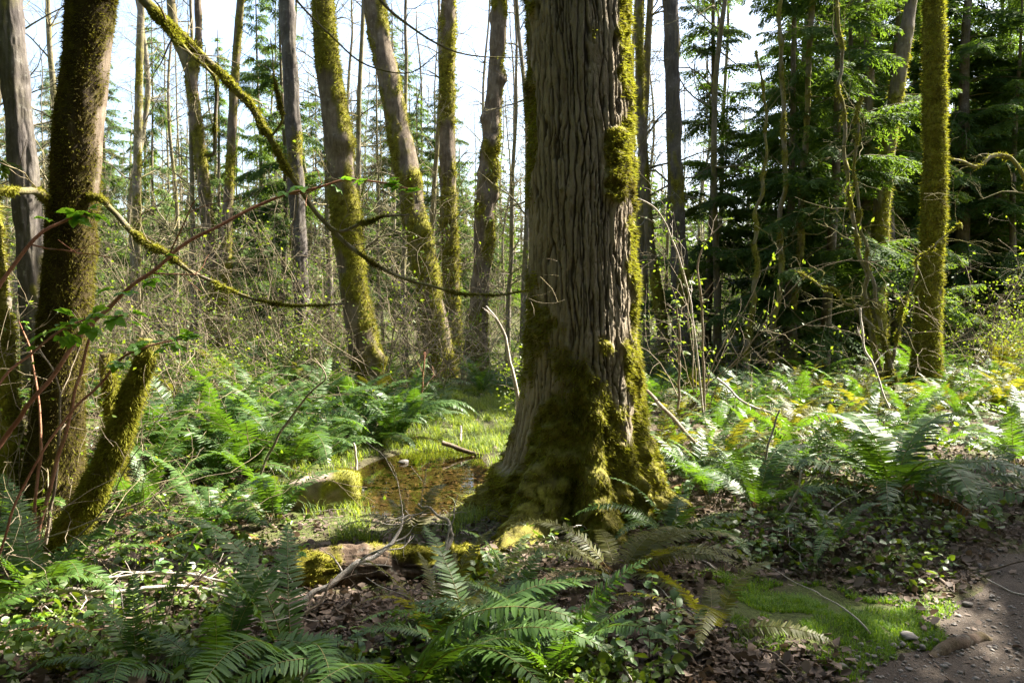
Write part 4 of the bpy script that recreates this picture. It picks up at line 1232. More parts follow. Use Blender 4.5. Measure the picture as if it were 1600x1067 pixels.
# trailing bramble and other low broad leaves
def cover_ok(x, y):
    m = fbm(np.stack([x, y, 0 * x], -1) * 1.1, 44, 3)
    return no_water(x, y) & (trail_t(x, y) < -0.10) & (m > 0.02 - 0.14 * (x < 0.5) - 0.42 * (y > 6.5)) & (trail_t(x, y) < -0.35 - 0.5 * vn(np.stack([x, y, 0 * x], -1) * 2.1, 14)) & (np.hypot((x - lawn_c[0]) / 0.7, (y - lawn_c[1]) / 0.66) > 1.05) & (np.abs(x - creek_x(y)) > np.where(y > 8.7, 0.45, 0)) & (pond_field(x, y) > 1.5)
p = ground_pts(16500, r, y0=535, ok=cover_ok)
p[:, 2] += np.abs(r.normal(0, 0.07, len(p))) + 0.01 + 0.06 * (p[:, 1] > 8)
mb = MB()
for k3 in range(3):
    leaf_quads(mb, p + r.normal(0, 0.012, p.shape), np.clip(0.024 + 0.0040 * p[:, 1], 0, 0.075) * r.choice([0.6, 0.85, 1.2], len(p)), r, 0.8, 0.62, full=True)
tag(obj('ground_cover', mb.mesh('ground_cover', M['cover_leaf'], False)), 'low trailing bramble leaves carpeting the forest floor', 'ground cover', kind='stuff')

def grass_blades(p, h, w, r, lean=0.5):
    n = len(p)
    a = r.uniform(0, 6.28, n); h = h * r.uniform(0.4, 1.3, n)
    d = np.stack([np.cos(a), np.sin(a), 0 * a], -1); s = np.stack([-np.sin(a), np.cos(a), 0 * a], -1) * (w * r.uniform(0.6, 1.3, n))[:, None]
    ln = (lean * r.uniform(0.1, 1.3, n) * h)[:, None]
    m = p + d * ln * 0.35 + np.array([0, 0, 1]) * (h * 0.65)[:, None]
    t = p + d * ln + np.array([0, 0, 1]) * (h * r.uniform(0.7, 1.0, n))[:, None]
    V = np.stack([p - s, p + s, m + s * 0.75, m - s * 0.75, t], 1)
    k = np.arange(n)[:, None] * 5
    return V.reshape(-1, 3), k + [0, 1, 2, 3], k + [3, 2, 4], np.repeat(r.uniform(0, 1, n), 5)

# tufts round the pond and along the creek
mb = MB()
cent = []
for _ in range(4000):
    x, y = r.uniform(-3.0, 1.8), r.uniform(6.2, 15)
    e = pond_field(x, y)
    okp = (1.06 < e < 1.75 and r.uniform() < (0.5 if y > 7.6 else 0.22)) or (abs(x - creek_x(y)) < 1.1 and y > 8.9 and r.uniform() < 0.7)
    if okp and len(cent) < 560: cent.append((x, y, r.uniform(0.6, 1.3)))
for px, py in [(575, 845), (555, 835), (545, 800), (745, 800), (760, 780), (735, 820), (610, 690), (650, 690)]:
    q = G(px, py)
    for _ in range(5): cent.append((q[0] + r.normal(0, 0.1), q[1] + r.normal(0, 0.12), 1.0))
cent = np.array(cent)
pp = np.repeat(cent, 62, 0)
p = np.stack([pp[:, 0] + r.normal(0, 0.045, len(pp)), pp[:, 1] + r.normal(0, 0.045, len(pp)), 0 * pp[:, 0]], -1)
p[:, 2] = gz(p[:, 0], p[:, 1]) - 0.005
V, Q, T, vv = grass_blades(p, 0.12 * pp[:, 2], 0.0024, r, 1.3)
mb.add(V, Q, T, var=vv)
tag(obj('pond_grass', mb.mesh('pond_grass', M['grass'], False)), 'bright tufts of grass round the pond and along the creek', 'grass', kind='stuff')
# moss and short grass patch by the trail
n = 30000
a = r.uniform(0, 6.28, n); q = np.sqrt(r.uniform(0, 1, n)) * (1 + 0.2 * np.sin(a * 3 + 1) + 0.12 * np.sin(a * 7))
x, y = lawn_c[0] + 0.66 * q * np.cos(a), lawn_c[1] + 0.62 * q * np.sin(a)
keep = (trail_t(x, y) < 0.08) & (fbm(np.stack([x, y, 0 * x], -1) * 4.5, 77, 3) > -0.22)
p = np.stack([x, y, gz(x, y)], -1)[keep]
V, Q, T, vv = grass_blades(p, 0.020 + 0.022 * (vn(p * 7, 78) * 0.5 + 0.5), 0.0017, r, 1.0)
M['lawn'] = mat_leaf('lawn', (0.06, 0.14, 0.012), (0.16, 0.25, 0.025), trans=0.4, rough=0.5, spec=0.3, orand=0.0)
tag(obj('moss_patch', MB().add(V, Q, T, var=vv).mesh('moss_patch', M['lawn'], False)), 'bright green patch of moss and short grass by the trail', 'moss', kind='stuff')

# gravel on the trail
phi = (1 + 5 ** 0.5) / 2
ICO_V = unit(np.array([[-1, phi, 0], [1, phi, 0], [-1, -phi, 0], [1, -phi, 0], [0, -1, phi], [0, 1, phi], [0, -1, -phi], [0, 1, -phi], [phi, 0, -1], [phi, 0, 1], [-phi, 0, -1], [-phi, 0, 1]]))
ICO_T = np.array([[0, 11, 5], [0, 5, 1], [0, 1, 7], [0, 7, 10], [0, 10, 11], [1, 5, 9], [5, 11, 4], [11, 10, 2], [10, 7, 6], [7, 1, 8], [3, 9, 4], [3, 4, 2], [3, 2, 6], [3, 6, 8], [3, 8, 9], [4, 9, 5], [2, 4, 11], [6, 2, 10], [8, 6, 7], [9, 8, 1]])
def subdiv_ico():
    V = list(map(tuple, ICO_V)); cache, T = {}, []
    def mid(a, b):
        k = (min(a, b), max(a, b))
        if k not in cache:
            V.append(tuple(unit(np.array(V[a]) + np.array(V[b])))); cache[k] = len(V) - 1
        return cache[k]
    for a, b, c in ICO_T:
        ab, bc, ca = mid(a, b), mid(b, c), mid(c, a)
        T += [[a, ab, ca], [b, bc, ab], [c, ca, bc], [ab, bc, ca]]
    return np.array(V), np.array(T)
ICO2_V, ICO2_T = subdiv_ico()
mb = MB()
cnt = 0
for _ in range(9000):
    px, py = r.uniform(1150, 1800), r.uniform(840, 1150)
    d = CAMZ * F / (py - 470); x = (px - 800) / F * d
    t = float(trail_t(np.array(x), np.array(d)))
    if t < -0.05 or (t > 0.45 and r.uniform() < 0.55): continue
    s = 0.004 + 0.011 * r.uniform() ** 4
    V = ICO_V * (1 + r.normal(0, 0.16, (12, 1))) * np.array([s * r.uniform(0.8, 1.4), s, s * 0.65])
    a = r.uniform(0, 6.28); c, s2 = math.cos(a), math.sin(a)
    V = V @ np.array([[c, s2, 0], [-s2, c, 0], [0, 0, 1]]) + [x, d, gzf(x, d) + 0.014]
    mb.add(V, None, ICO_T); cnt += 1
    if cnt > 2000: break
tag(obj('trail_gravel', mb.mesh('trail_gravel', M['stone'], False)), 'grey gravel scattered on the trail', 'gravel', kind='stuff')

def stone(px, py, s, label, mat='stone', flat=0.55, seed=0, group=None, cat='stone'):
    r = np.random.default_rng(seed); q = G(px, py)
    V = ICO2_V * (1 + 0.35 * fbm(ICO2_V * 1.3 + seed, seed, 3)[:, None]) * np.array([s * 1.25, s, s * flat])
    o = obj('stone', MB().add(V, None, ICO2_T).mesh('stone', M[mat]), None)
    o.location = q + np.array([0, 0, 0.014 + s * flat * 0.25]); o.rotation_euler = (0, 0, r.uniform(0, 6))
    return tag(o, label, cat, group)
stone(1511, 948, 0.022, 'pale rounded stone on the trail above the exposed root', seed=1)
stone(1418, 997, 0.040, 'flat brownish stone at the edge of the bright moss patch', seed=2, flat=0.3)
for i, (px, py, s) in enumerate([(1315, 1045, 0.018), (1395, 1012, 0.016), (1440, 1015, 0.017), (1475, 1045, 0.016), (1420, 1050, 0.014), (1550, 935, 0.014), (1365, 1030, 0.013)]):
    stone(px, py, s, 'small grey pebble among the gravel on the trail edge', seed=10 + i, group='pebbles on the trail edge', cat='pebble')

# flat-topped boulder by the pond
def boulder():
    r = np.random.default_rng(5)
    q = G(505, 790)
    n, k = 26, 44
    lat = np.linspace(-1.35, 1.5707, n); lon = np.arange(k) * 2 * np.pi / k
    LO, LA = np.meshgrid(lon, lat)
    D = np.stack([np.cos(LA) * np.cos(LO), np.cos(LA) * np.sin(LO), np.sin(LA)], -1)
    sup = (np.abs(D) ** 4.5).sum(-1) ** (-1 / 4.5)
    V = D * sup[..., None] * np.array([0.30, 0.20, 0.17]) * (1 + 0.08 * fbm(D * 2.5, 5, 3))[..., None]
    V[..., 2] += 0.10 + 0.16 * V[..., 0] - 0.15 * V[..., 1]
    m = sstep(-0.1, 0.3, fbm(V * 6, 7, 3) + (V[..., 0] - 0.10) * 5 + 0.25 * D[..., 2])
    o = obj('boulder', MB().add(V, grid_quads(n, k), None, moss=m).mesh('boulder', M['boulder']))
    o.location = q; o.rotation_euler = (0, 0, R(12))
    tag(o, 'flat-topped boulder half covered in yellow moss at the pond edge', 'boulder')
    fm = MB(); nn = unit(V * np.array([1, 1, 1.5]))
    p, n2 = sample_grid(V, nn, m ** 1.5, 5000, r); fuzz(fm, p, n2, 0.016, 0.004, r, 0.0)
    tag(obj('moss', fm.mesh('moss', M['moss'], False), o), kind='stuff')
boulder()
stone(630, 742, 0.05, 'small pale stone breaking the surface of the pond', seed=40, flat=0.5).location.z = POND_Z + 0.012

# rotten log
def log(name, label, a, b, rad, seed, mat='bark_wood', moss_bias=0.0, n_fuzz=9000, cat='log'):
    r = np.random.default_rng(seed)
    a, b = np.array(a), np.array(b)
    n, k = 110, 64
    path = a + (b - a) * np.linspace(0, 1, n)[:, None]
    path[:, 2] += 0.02 * np.sin(np.linspace(0, 5, n))
    V, Nn = tube(path, np.full(n, 1.0), k)
    rd = rad * (1 + 0.12 * fbm(path * 2.0, seed, 2))
    ax = unit(b - a)
    Pc = path[:, None] + Nn * rd[:, None, None]
    s = np.linspace(0, 1, n)[:, None]
    q = np.stack([(Pc @ ax) * 1.2, Nn[..., 2] * 3, Nn[..., 1] * 3], -1)
    fib = np.abs(vn(np.stack([(Pc @ ax) * 2.5, Nn[..., 2] * 6, Nn[..., 1] * 6], -1), seed + 11))
    dr = 0.14 * rad * fbm(q * 2.6, seed + 2, 4) + 0.022 * fbm(Pc * 11, seed + 4, 4) - 0.22 * rad * sstep(0.3, 0.0, fib) - 0.35 * rad * sstep(0.15, 0.55, fbm(Pc * 4, seed + 13, 3))
    m = sstep(-0.05, 0.3, fbm(Pc * 3.5, seed + 7, 3) + Nn[..., 2] * 0.7 - 0.35 + 0.15 + moss_bias + 0.35 * sstep(0.7, 1, s))
    end = sstep(0.93, 1.0, s) * 0.15 + sstep(0.06, 0, s) * 0.5
    V = path[:, None] + Nn * (rd[:, None] * (1 - end) + dr + 0.015 * m)[..., None]
    V[-1] = V[-1] * 0.55 + path[-1] * 0.45 + ax * (-0.05) + fbm(V[-1] * 30, 3, 2)[:, None] * 0.03
    mb = MB().add(V, grid_quads(n, k), [[(n - 1) * k, (n - 1) * k + j, (n - 1) * k + j + 1] for j in range(1, k - 1)], moss=m)
    o = obj(name, mb.mesh(name, M[mat]))
    tag(o, label, cat)
    if n_fuzz:
        fm = MB(); p, n2 = sample_grid(V, Nn, m ** 1.5, n_fuzz, r); fuzz(fm, p, n2, 0.018, 0.0038, r, 0.3)
        tag(obj('moss', fm.mesh('moss', M['moss'], False), o), kind='stuff')
    return o
la, lb = G(440, 925), G(752, 912)
log('rotten_log', 'crumbling rotten log with a moss-capped broken end lying before the pond', la + [0, 0.1, 0.05], lb + [0, 0.12, 0.10], 0.115, 91)
la, lb = G(-260, 1085), G(110, 1050)
log('decayed_log', 'decayed dark brown log end crumbling among the ferns by the trail', la + [0, 0, 0.03], lb + [0, 0, 0.0], 0.075, 92, moss_bias=-0.1, n_fuzz=1200)
la, lb = G(440, 1120), G(500, 1040)
log('broken_stub', 'short weathered stub of wood poking up among the near ferns', la + [0, 0, 0.0], lb + [0, 0, 0.10], 0.045, 93, mat='stick', moss_bias=-0.8, n_fuzz=0, cat='stump')

# exposed root in the trail
pts = [(1455, 1028), (1475, 1020), (1500, 1012), (1525, 1003), (1545, 1000)]
rp = np.array([G(*q) for q in pts]); rp[:, 2] += [-0.01, 0.018, 0.022, 0.02, -0.01]
mb, fm, _ = mossy_tube(spline(rp, 50), np.array([0.022 + 0.012 * math.sin(i / 49 * 3.14) for i in range(50)]), 14, 95, 0.15, 0)
tag(obj('tree_root', mb.mesh('tree_root', M['bark_wood'])), 'grey root hump worn bare in the trail', 'root')

# ------------------------------------------------------------------ fallen and leaning sticks
def stick(pts, label, mat='stick', seed=0, twigs=0, n=None, name='fallen_stick', group=None, cat='stick', amt=0.0, wob=0.012, k=6):
    n = n or max(14, len(pts) * 8)
    path, rad = pxpath(pts, n, 0.9)
    r = np.random.default_rng(seed)
    mb, fm, path = mossy_tube(path, rad, k, seed, amt, 0, wob=wob)
    o = obj(name, mb.mesh(name, M[mat]))
    tag(o, label, cat, group)
    if twigs:
        out = []
        for _ in range(twigs):
            i = int(r.integers(n // 4, n - 1)); t = unit(path[min(i + 1, n - 1)] - path[i - 1])
            grow(out, r, path[i], unit(t * 0.9 + rand_dirs(1, r)[0] * 0.9), r.uniform(0.12, 0.35), max(0.0016, rad[i] * 0.45), 1, 2, (0, 2), 0, 0.18, 5)
        obj('twigs', tubes_mesh(out, M[mat], name='twigs', r=r), o)['kind'] = 'stuff'
    return o
stick([(395, 1000, 3.75, 13), (440, 965, 3.85, 12), (490, 930, 3.95, 11), (545, 890, 4.05, 10), (590, 862, 4.15, 8), (622, 838, 4.25, 6), (632, 800, 4.3, 3)], 'long pale bare branch slanting up over the rotten log', seed=1, twigs=7)
stick([(676, 955, 3.9, 8), (674, 910, 3.95, 9), (682, 880, 4.0, 11), (700, 850, 4.05, 10), (705, 820, 4.1, 6), (672, 795, 4.2, 4), (655, 785, 4.25, 2)], 'crooked forked branch with flaking bark propped on the rotten log', seed=2, twigs=4, amt=0.2)
stick([(30, 935, 4.0, 7), (110, 925, 4.0, 8), (200, 920, 4.05, 8), (300, 920, 4.1, 7), (360, 930, 4.1, 6)], 'long grey stick lying level across the sword ferns', seed=3, twigs=3)
stick([(258, 885, 4.3, 8), (290, 912, 4.15, 9), (325, 945, 4.0, 10), (370, 968, 3.9, 10), (420, 985, 3.8, 9)], 'dark flaking branch crossing the long grey stick', 'stick_dark', seed=4, twigs=4)
stick([(30, 982, 3.7, 6), (100, 980, 3.7, 7), (220, 985, 3.65, 6)], 'brown straight stick lying over the decayed log', 'cane', seed=5)
stick([(240, 990, 3.6, 4), (300, 1010, 3.55, 5), (360, 1025, 3.5, 5), (395, 1062, 3.45, 4)], 'thin bowed brown stick under the ferns near the decayed log', 'stick_dark', seed=6)
stick([(378, 895, 4.4, 12), (400, 925, 4.2, 12), (430, 950, 4.0, 10)], 'charred looking dark branch stub beside the pale bare branch', 'stick_dark', seed=7)
stick([(1172, 790, 6.1, 5), (1190, 735, 6.1, 5), (1205, 680, 6.1, 4), (1220, 640, 6.1, 3)], 'pale straight stick leaning in the slope undergrowth behind the big trunk', seed=8)
stick([(1208, 832, 5.5, 4), (1225, 805, 5.5, 5), (1245, 770, 5.5, 4), (1252, 735, 5.5, 3)], 'crooked pale twig standing before the sprawling dark fern', seed=9, twigs=1)
stick([(812, 655, 8.6, 7), (806, 610, 8.6, 7), (798, 570, 8.6, 6), (790, 530, 8.6, 6), (775, 500, 8.6, 5), (758, 478, 8.6, 3)], 'white peeled stick leaning against the big furrowed trunk', seed=10, twigs=1)
stick([(690, 692, 9.0, 9), (720, 703, 9.0, 8), (760, 713, 8.9, 7), (795, 712, 8.8, 5)], 'dark stick lying at the far edge of the pond', 'stick_dark', seed=11)
stick([(555, 775, 7.0, 5), (556, 740, 7.05, 5), (557, 700, 7.1, 4), (553, 692, 7.1, 3)], 'short stick standing upright between the boulder and the pond', seed=12, twigs=0)
stick([(720, 665, 9.6, 4), (719, 690, 9.4, 5)], 'stub of a stick upright in the creek mud', seed=13)
stick([(1000, 600, 8.2, 6), (1050, 650, 7.6, 7), (1085, 690, 7.2, 6)], 'brown dead cane slanting down beside the big trunk', 'twig', seed=14)
stick([(1120, 590, 9.5, 4), (1165, 630, 9.0, 4), (1210, 650, 8.6, 4), (1260, 690, 8.2, 3)], 'long dead branch fallen through the fern field', 'stick', seed=15, twigs=8)
stick([(1390, 640, 9.0, 3), (1370, 585, 9.2, 4), (1350, 540, 9.4, 4), (1345, 480, 9.5, 3)], 'bare dead stem standing in the fern field before the mossy vine maple', 'stick', seed=16, twigs=3)
stick([(1395, 985, 3.95, 6), (1403, 970, 4.02, 5)], 'short pale twig lying on the bright moss patch', seed=17, n=10)
stick([(1545, 985, 4.05, 5), (1600, 988, 4.05, 6), (1660, 985, 4.05, 5)], 'dark twig lying flat on the trail dirt', 'stick_dark', seed=18)
stick([(1555, 958, 4.25, 5), (1600, 955, 4.25, 5), (1640, 962, 4.25, 4)], 'weathered stick lying on the trail bank', seed=19)
r = np.random.default_rng(77)
for i in range(60):
    px, py = r.uniform(0, 1600), r.uniform(690, 1060)
    q = G(px, py)
    if pond_field(q[0], q[1]) < 1.05 or float(trail_t(np.array(q[0]), np.array(q[1]))) > 0.1: continue
    a = r.uniform(0, 6.28); L_ = r.uniform(0.2, 0.75)
    x = q[0] + np.cos(a) * np.linspace(0, L_, 8) + r.normal(0, 0.012, 8); y = q[1] + np.sin(a) * np.linspace(0, L_, 8) + r.normal(0, 0.012, 8)
    pth = np.stack([x, y, gz(x, y) + 0.02 + np.linspace(0, r.uniform(0, 0.22), 8)], -1)
    o = obj('fallen_twig', MB().tube(spline(pth, 16), np.linspace(r.uniform(0.003, 0.008), 0.0018, 16), 5, moss=0.0).mesh('fallen_twig', M['stick' if r.uniform() < 0.6 else 'stick_dark']))
    tag(o, 'thin dead twig lying loose on the forest floor', 'twig', 'loose twigs on the floor')

for i, pts in enumerate([[(150, 905, 4.2, 5), (230, 895, 4.2, 6), (310, 900, 4.15, 5), (390, 915, 4.1, 4)], [(190, 960, 3.8, 4), (260, 935, 3.9, 5), (330, 890, 4.0, 4), (380, 850, 4.1, 3)], [(300, 985, 3.7, 5), (370, 975, 3.75, 5), (450, 955, 3.8, 4)],
                         [(470, 1000, 3.6, 6), (510, 985, 3.65, 6), (560, 990, 3.65, 5)], [(110, 1010, 3.55, 4), (170, 985, 3.6, 4), (215, 950, 3.7, 3)], [(430, 1000, 3.7, 4), (500, 940, 3.85, 5), (520, 900, 3.95, 4)]]):
    stick(pts, 'weathered grey stick lying criss-cross over the ferns before the rotten log', ['stick', 'stick_dark'][i % 2], seed=300 + i, twigs=3, group='criss-cross sticks before the log')

# ------------------------------------------------------------------ salmonberry canes and saplings
def leaflet_mesh(mat, seed, nlf=3):
    """a compound leaf: three toothed, folded leaflets on a short stalk, growing along +X"""
    r = np.random.default_rng(seed); mb = MB()
    for kk, (ang, ln) in enumerate(((0, 1.0), (62, 0.78), (-62, 0.78))[:nlf]):
        m = 9
        t = np.linspace(0, 1, m)
        w = np.sin(np.pi * t ** 0.8) ** 0.9 * 0.33 * (1 + 0.16 * (np.arange(m) % 2))
        w[0] = 0.02; w[-1] = 0.0
        z = -0.22 * t ** 2
        c = np.stack([t, 0 * t, z], -1)
        l = np.stack([t - 0.05, w, z + w * 0.35], -1); rr_ = np.stack([t - 0.05, -w, z + w * 0.35], -1)
        V = np.concatenate([c, l, rr_]) * ln * 0.6
        a = R(ang); Rm = np.array([[math.cos(a), -math.sin(a), 0], [math.sin(a), math.cos(a), 0], [0, 0, 1]])
        V = V @ Rm.T + np.array([0.4, 0, 0])
        i = np.arange(m - 1)
        Q = np.concatenate([np.stack([i, i + 1, m + i + 1, m + i], -1), np.stack([i + 1, i, 2 * m + i, 2 * m + i + 1], -1)])
        mb.add(V, Q, None, var=r.uniform(0.2, 0.8))
    mb.tube(np.array([[0, 0, 0], [0.2, 0, 0.03], [0.4, 0, 0]]), [0.012, 0.010, 0.009], 3, stem=0.8)
    return mb.mesh('leaf', M[mat], False)
LEAF = [leaflet_mesh('salmonberry_leaf', s) for s in range(3)]
YLEAF = [leaflet_mesh('spring_leaf', 10 + s) for s in range(2)]

def put_leaf(root, p, size, r, meshes, az=None):
    o = obj('leaf', meshes[int(r.integers(0, len(meshes)))], root)
    o.location = p; o.scale = (size,) * 3
    o.rotation_euler = (r.normal(0, 0.35), r.normal(0.1, 0.35), r.uniform(0, 6.28) if az is None else az)

def cane(name, pts, label, leaves, cat='cane', mat='cane', seed=0, lsize=0.07, meshes=None, side=3, group=None, twigs=0):
    """leaves: list of (px, py, count) near the cane"""
    r = np.random.default_rng(seed); n = len(pts) * 10
    path, rad = pxpath(pts, n, 0.8)
    root = empty(name, path[0]); org = path[0]
    tag(root, label, cat, group)
    mb, fm, path = mossy_tube(path, rad, 8, seed, 0.0, 0, wob=0.008)
    o = obj('stem', mb.mesh('stem', M[mat]), root); o.location = -org
    if twigs:
        out = []
        for _ in range(twigs):
            i = int(r.integers(n // 3, n - 1)); t = unit(path[min(i + 1, n - 1)] - path[i - 1])
            grow(out, r, path[i], unit(t + rand_dirs(1, r)[0]), r.uniform(0.12, 0.4), max(0.0014, rad[i] * 0.5), 1, 2, (0, 2), 0.02, 0.16, 5)
        o = obj('twigs', tubes_mesh(out, M[mat], name='twigs', r=r), root); o.location = -org; o['kind'] = 'stuff'
    proj = np.stack([path[:, 0] / (path[:, 1]) * F + 800, 470 + (CAMZ - path[:, 2]) / path[:, 1] * F], -1)
    for px, py, c in leaves:
        i = int(np.argmin(((proj - [px, py]) ** 2).sum(1)))
        for _ in range(c):
            j = int(np.clip(i + r.integers(-2, 3), 0, n - 1))
            put_leaf(root, path[j] - org + r.normal(0, 0.012, 3), lsize * r.uniform(0.7, 1.3), r, meshes or LEAF)
    return root

cane('salmonberry_cane', [(-240, 1130, 2.9, 10), (-120, 880, 2.9, 10), (0, 690, 3.0, 10), (60, 618, 3.0, 9), (140, 508, 3.1, 9), (205, 452, 3.15, 8), (290, 382, 3.2, 7), (400, 325, 3.3, 6), (490, 293, 3.35, 5), (560, 284, 3.4, 4), (642, 293, 3.45, 3)],
     'long reddish brown cane arching up across the glade to a leafy tip', [(140, 500, 6), (205, 450, 4), (250, 410, 2), (515, 290, 3), (610, 285, 5), (635, 290, 3), (470, 297, 1)], seed=1, lsize=0.10, twigs=3)
cane('salmonberry_cane', [(-260, 1160, 2.8, 9), (-160, 800, 2.8, 9), (-60, 560, 2.85, 9), (0, 448, 2.9, 8), (60, 375, 2.95, 7), (100, 345, 3.0, 6), (140, 330, 3.0, 4)],
     'reddish cane bending towards the moss-wrapped trunk, leafy at its tip', [(140, 330, 8), (110, 340, 3), (85, 300, 1)], seed=2, lsize=0.095, twigs=2)
cane('salmonberry_cane', [(-200, 1200, 2.7, 8), (-120, 900, 2.7, 7), (-20, 640, 2.8, 6), (60, 540, 2.9, 5), (130, 500, 3.0, 4), (200, 490, 3.0, 3)],
     'thin leafy cane hanging before the foot of the moss-wrapped trunk', [(60, 470, 5), (90, 480, 6), (130, 500, 5), (200, 490, 5), (170, 490, 3)], seed=3, lsize=0.095)
cane('salmonberry_cane', [(-100, 1160, 3.0, 6), (40, 760, 3.1, 5), (160, 590, 3.2, 5), (230, 545, 3.2, 4), (300, 525, 3.3, 3)],
     'green-leaved cane spreading over the leaning mossy stub', [(240, 540, 6), (270, 530, 6), (300, 525, 6), (200, 560, 3)], seed=4, lsize=0.09)
cane('red_stem', [(55, 850, 4.9, 8), (80, 760, 4.9, 8), (110, 650, 4.9, 7), (132, 560, 4.9, 6), (150, 500, 4.9, 4)], 'straight reddish stem rising before the mossy trunk clump', [(150, 505, 2)], seed=5, lsize=0.06)
cane('red_stem', [(48, 845, 5.0, 6), (60, 740, 5.0, 6), (62, 640, 5.0, 5), (50, 560, 5.0, 4), (28, 500, 5.0, 3)], 'thin reddish stem curving the other way beside the straight one', [(30, 505, 2)], seed=6, lsize=0.06)
cane('pale_stem', [(70, 850, 4.95, 7), (85, 760, 4.95, 6), (95, 650, 4.95, 5), (92, 600, 4.95, 4), (60, 540, 4.95, 3)], 'pale tan stem between the two reddish ones', [], mat='twig', seed=7, twigs=4)
cane('bramble_seedling', [(250, 1000, 3.7, 5), (285, 880, 3.8, 4), (325, 815, 3.9, 4), (345, 806, 3.9, 3)], 'young plant with a whorl of bright toothed leaves over the fallen sticks', [(345, 806, 9), (325, 812, 5), (300, 850, 2)], mat='twig', seed=8, lsize=0.085)
cane('bramble_seedling', [(400, 1010, 3.7, 4), (430, 930, 3.75, 4), (465, 860, 3.8, 3)], 'young green plant with toothed leaves next to the pale bare branch', [(465, 860, 6), (440, 905, 4)], mat='twig', seed=9, lsize=0.06)
cane('bramble_seedling', [(405, 1075, 3.3, 5), (415, 1040, 3.3, 4), (420, 1020, 3.3, 4)], 'bright leafy seedling low among the near ferns', [(420, 1020, 8), (415, 1040, 6)], mat='twig', seed=10, lsize=0.075)
cane('bramble_seedling', [(20, 1000, 3.6, 5), (40, 975, 3.6, 4), (45, 965, 3.6, 4)], 'small seedling with toothed leaves by the decayed log', [(45, 965, 6)], mat='twig', seed=11, lsize=0.085)
# pale curved saplings behind the big trunk
cane('sapling', [(1098, 650, 8.4, 5), (1090, 560, 8.4, 4), (1080, 480, 8.4, 4), (1062, 410, 8.4, 4), (1040, 350, 8.4, 3), (1015, 320, 8.4, 3), (992, 308, 8.4, 2)], 'pale sapling arching over towards the big furrowed trunk', [(1085, 500, 3), (1070, 430, 3), (1050, 370, 2)], cat='sapling', mat='stick', seed=12, lsize=0.09, meshes=YLEAF, twigs=4)
cane('sapling', [(1100, 650, 8.6, 6), (1098, 560, 8.6, 5), (1096, 480, 8.6, 5), (1090, 420, 8.6, 4), (1102, 380, 8.6, 3), (1135, 345, 8.6, 2)], 'upright sapling with yellow green leaf clusters beside the arching one', [(1096, 480, 4), (1094, 430, 4), (1105, 380, 5), (1135, 348, 5), (1098, 540, 4)], cat='sapling', mat='twig', seed=13, lsize=0.09, meshes=YLEAF, twigs=5)
cane('sapling', [(1060, 640, 8.0, 5), (1062, 560, 8.0, 5), (1060, 500, 8.0, 4), (1055, 470, 8.0, 3)], 'short leafy sapling close behind the mossy roots', [(1060, 500, 6), (1056, 470, 6), (1062, 545, 5)], cat='sapling', mat='twig', seed=14, lsize=0.09, meshes=YLEAF, twigs=3)
cane('sapling', [(400, 760, 6.4, 5), (430, 690, 6.4, 5), (480, 620, 6.4, 4), (510, 590, 6.4, 3), (490, 560, 6.4, 2)], 'thin brown stem leaning over the fern bank', [(500, 600, 2)], cat='sapling', mat='twig', seed=15, twigs=3, lsize=0.05, meshes=YLEAF)
cane('sapling', [(655, 660, 10.5, 4), (660, 600, 10.5, 4), (664, 550, 10.5, 3)], 'bare upright stem between the pond creek and the knotted trunk', [(662, 560, 2)], cat='sapling', mat='cane', seed=16, twigs=4, lsize=0.06, meshes=YLEAF)

# bare bushes of fine tan twigs in front of the moss-wrapped trunk and the middle of the glade
TW = [shrub_template(131, 1.5, 8, 45, 0.035, name='bare_bush', spread=0.9, rad=0.005), shrub_template(132, 1.8, 6, 70, 0.04, name='bare_bush', spread=0.6, rad=0.006)]
for i, (px, py, d, s) in enumerate([(20, 860, 5.2, 1.0), (180, 800, 6.4, 0.95), (280, 700, 8.2, 1.1), (60, 760, 7.0, 1.0), (350, 690, 9.0, 1.0), (640, 640, 11.8, 0.95), (430, 660, 10.5, 1.15), (540, 640, 12.0, 1.1), (1020, 660, 9.0, 0.8), (1160, 640, 10.5, 0.75), (1300, 620, 12.3, 1.0), (1540, 610, 13, 1.2), (120, 0, 7.6, 1.1), (-20, 0, 4.4, 0.9), (90, 0, 4.9, 0.8)]):
    x = (px - 800) / F * d
    place(TW, i % 2, gp(x, d), i * 1.3, (s, s), 'loose bush of fine tan twigs' + [' before the moss-wrapped trunk', ' on the fern bank', ' in the fern field'][0 if i in (0, 1, 3, 12, 13, 14) else (1 if i < 8 or i > 11 else 2)], 'bush', ['bushes before the mossy trunk', 'bushes on the fern bank', 'bushes in the fern field'][0 if i in (0, 1, 3, 12, 13, 14) else (1 if i < 8 or i > 11 else 2)])

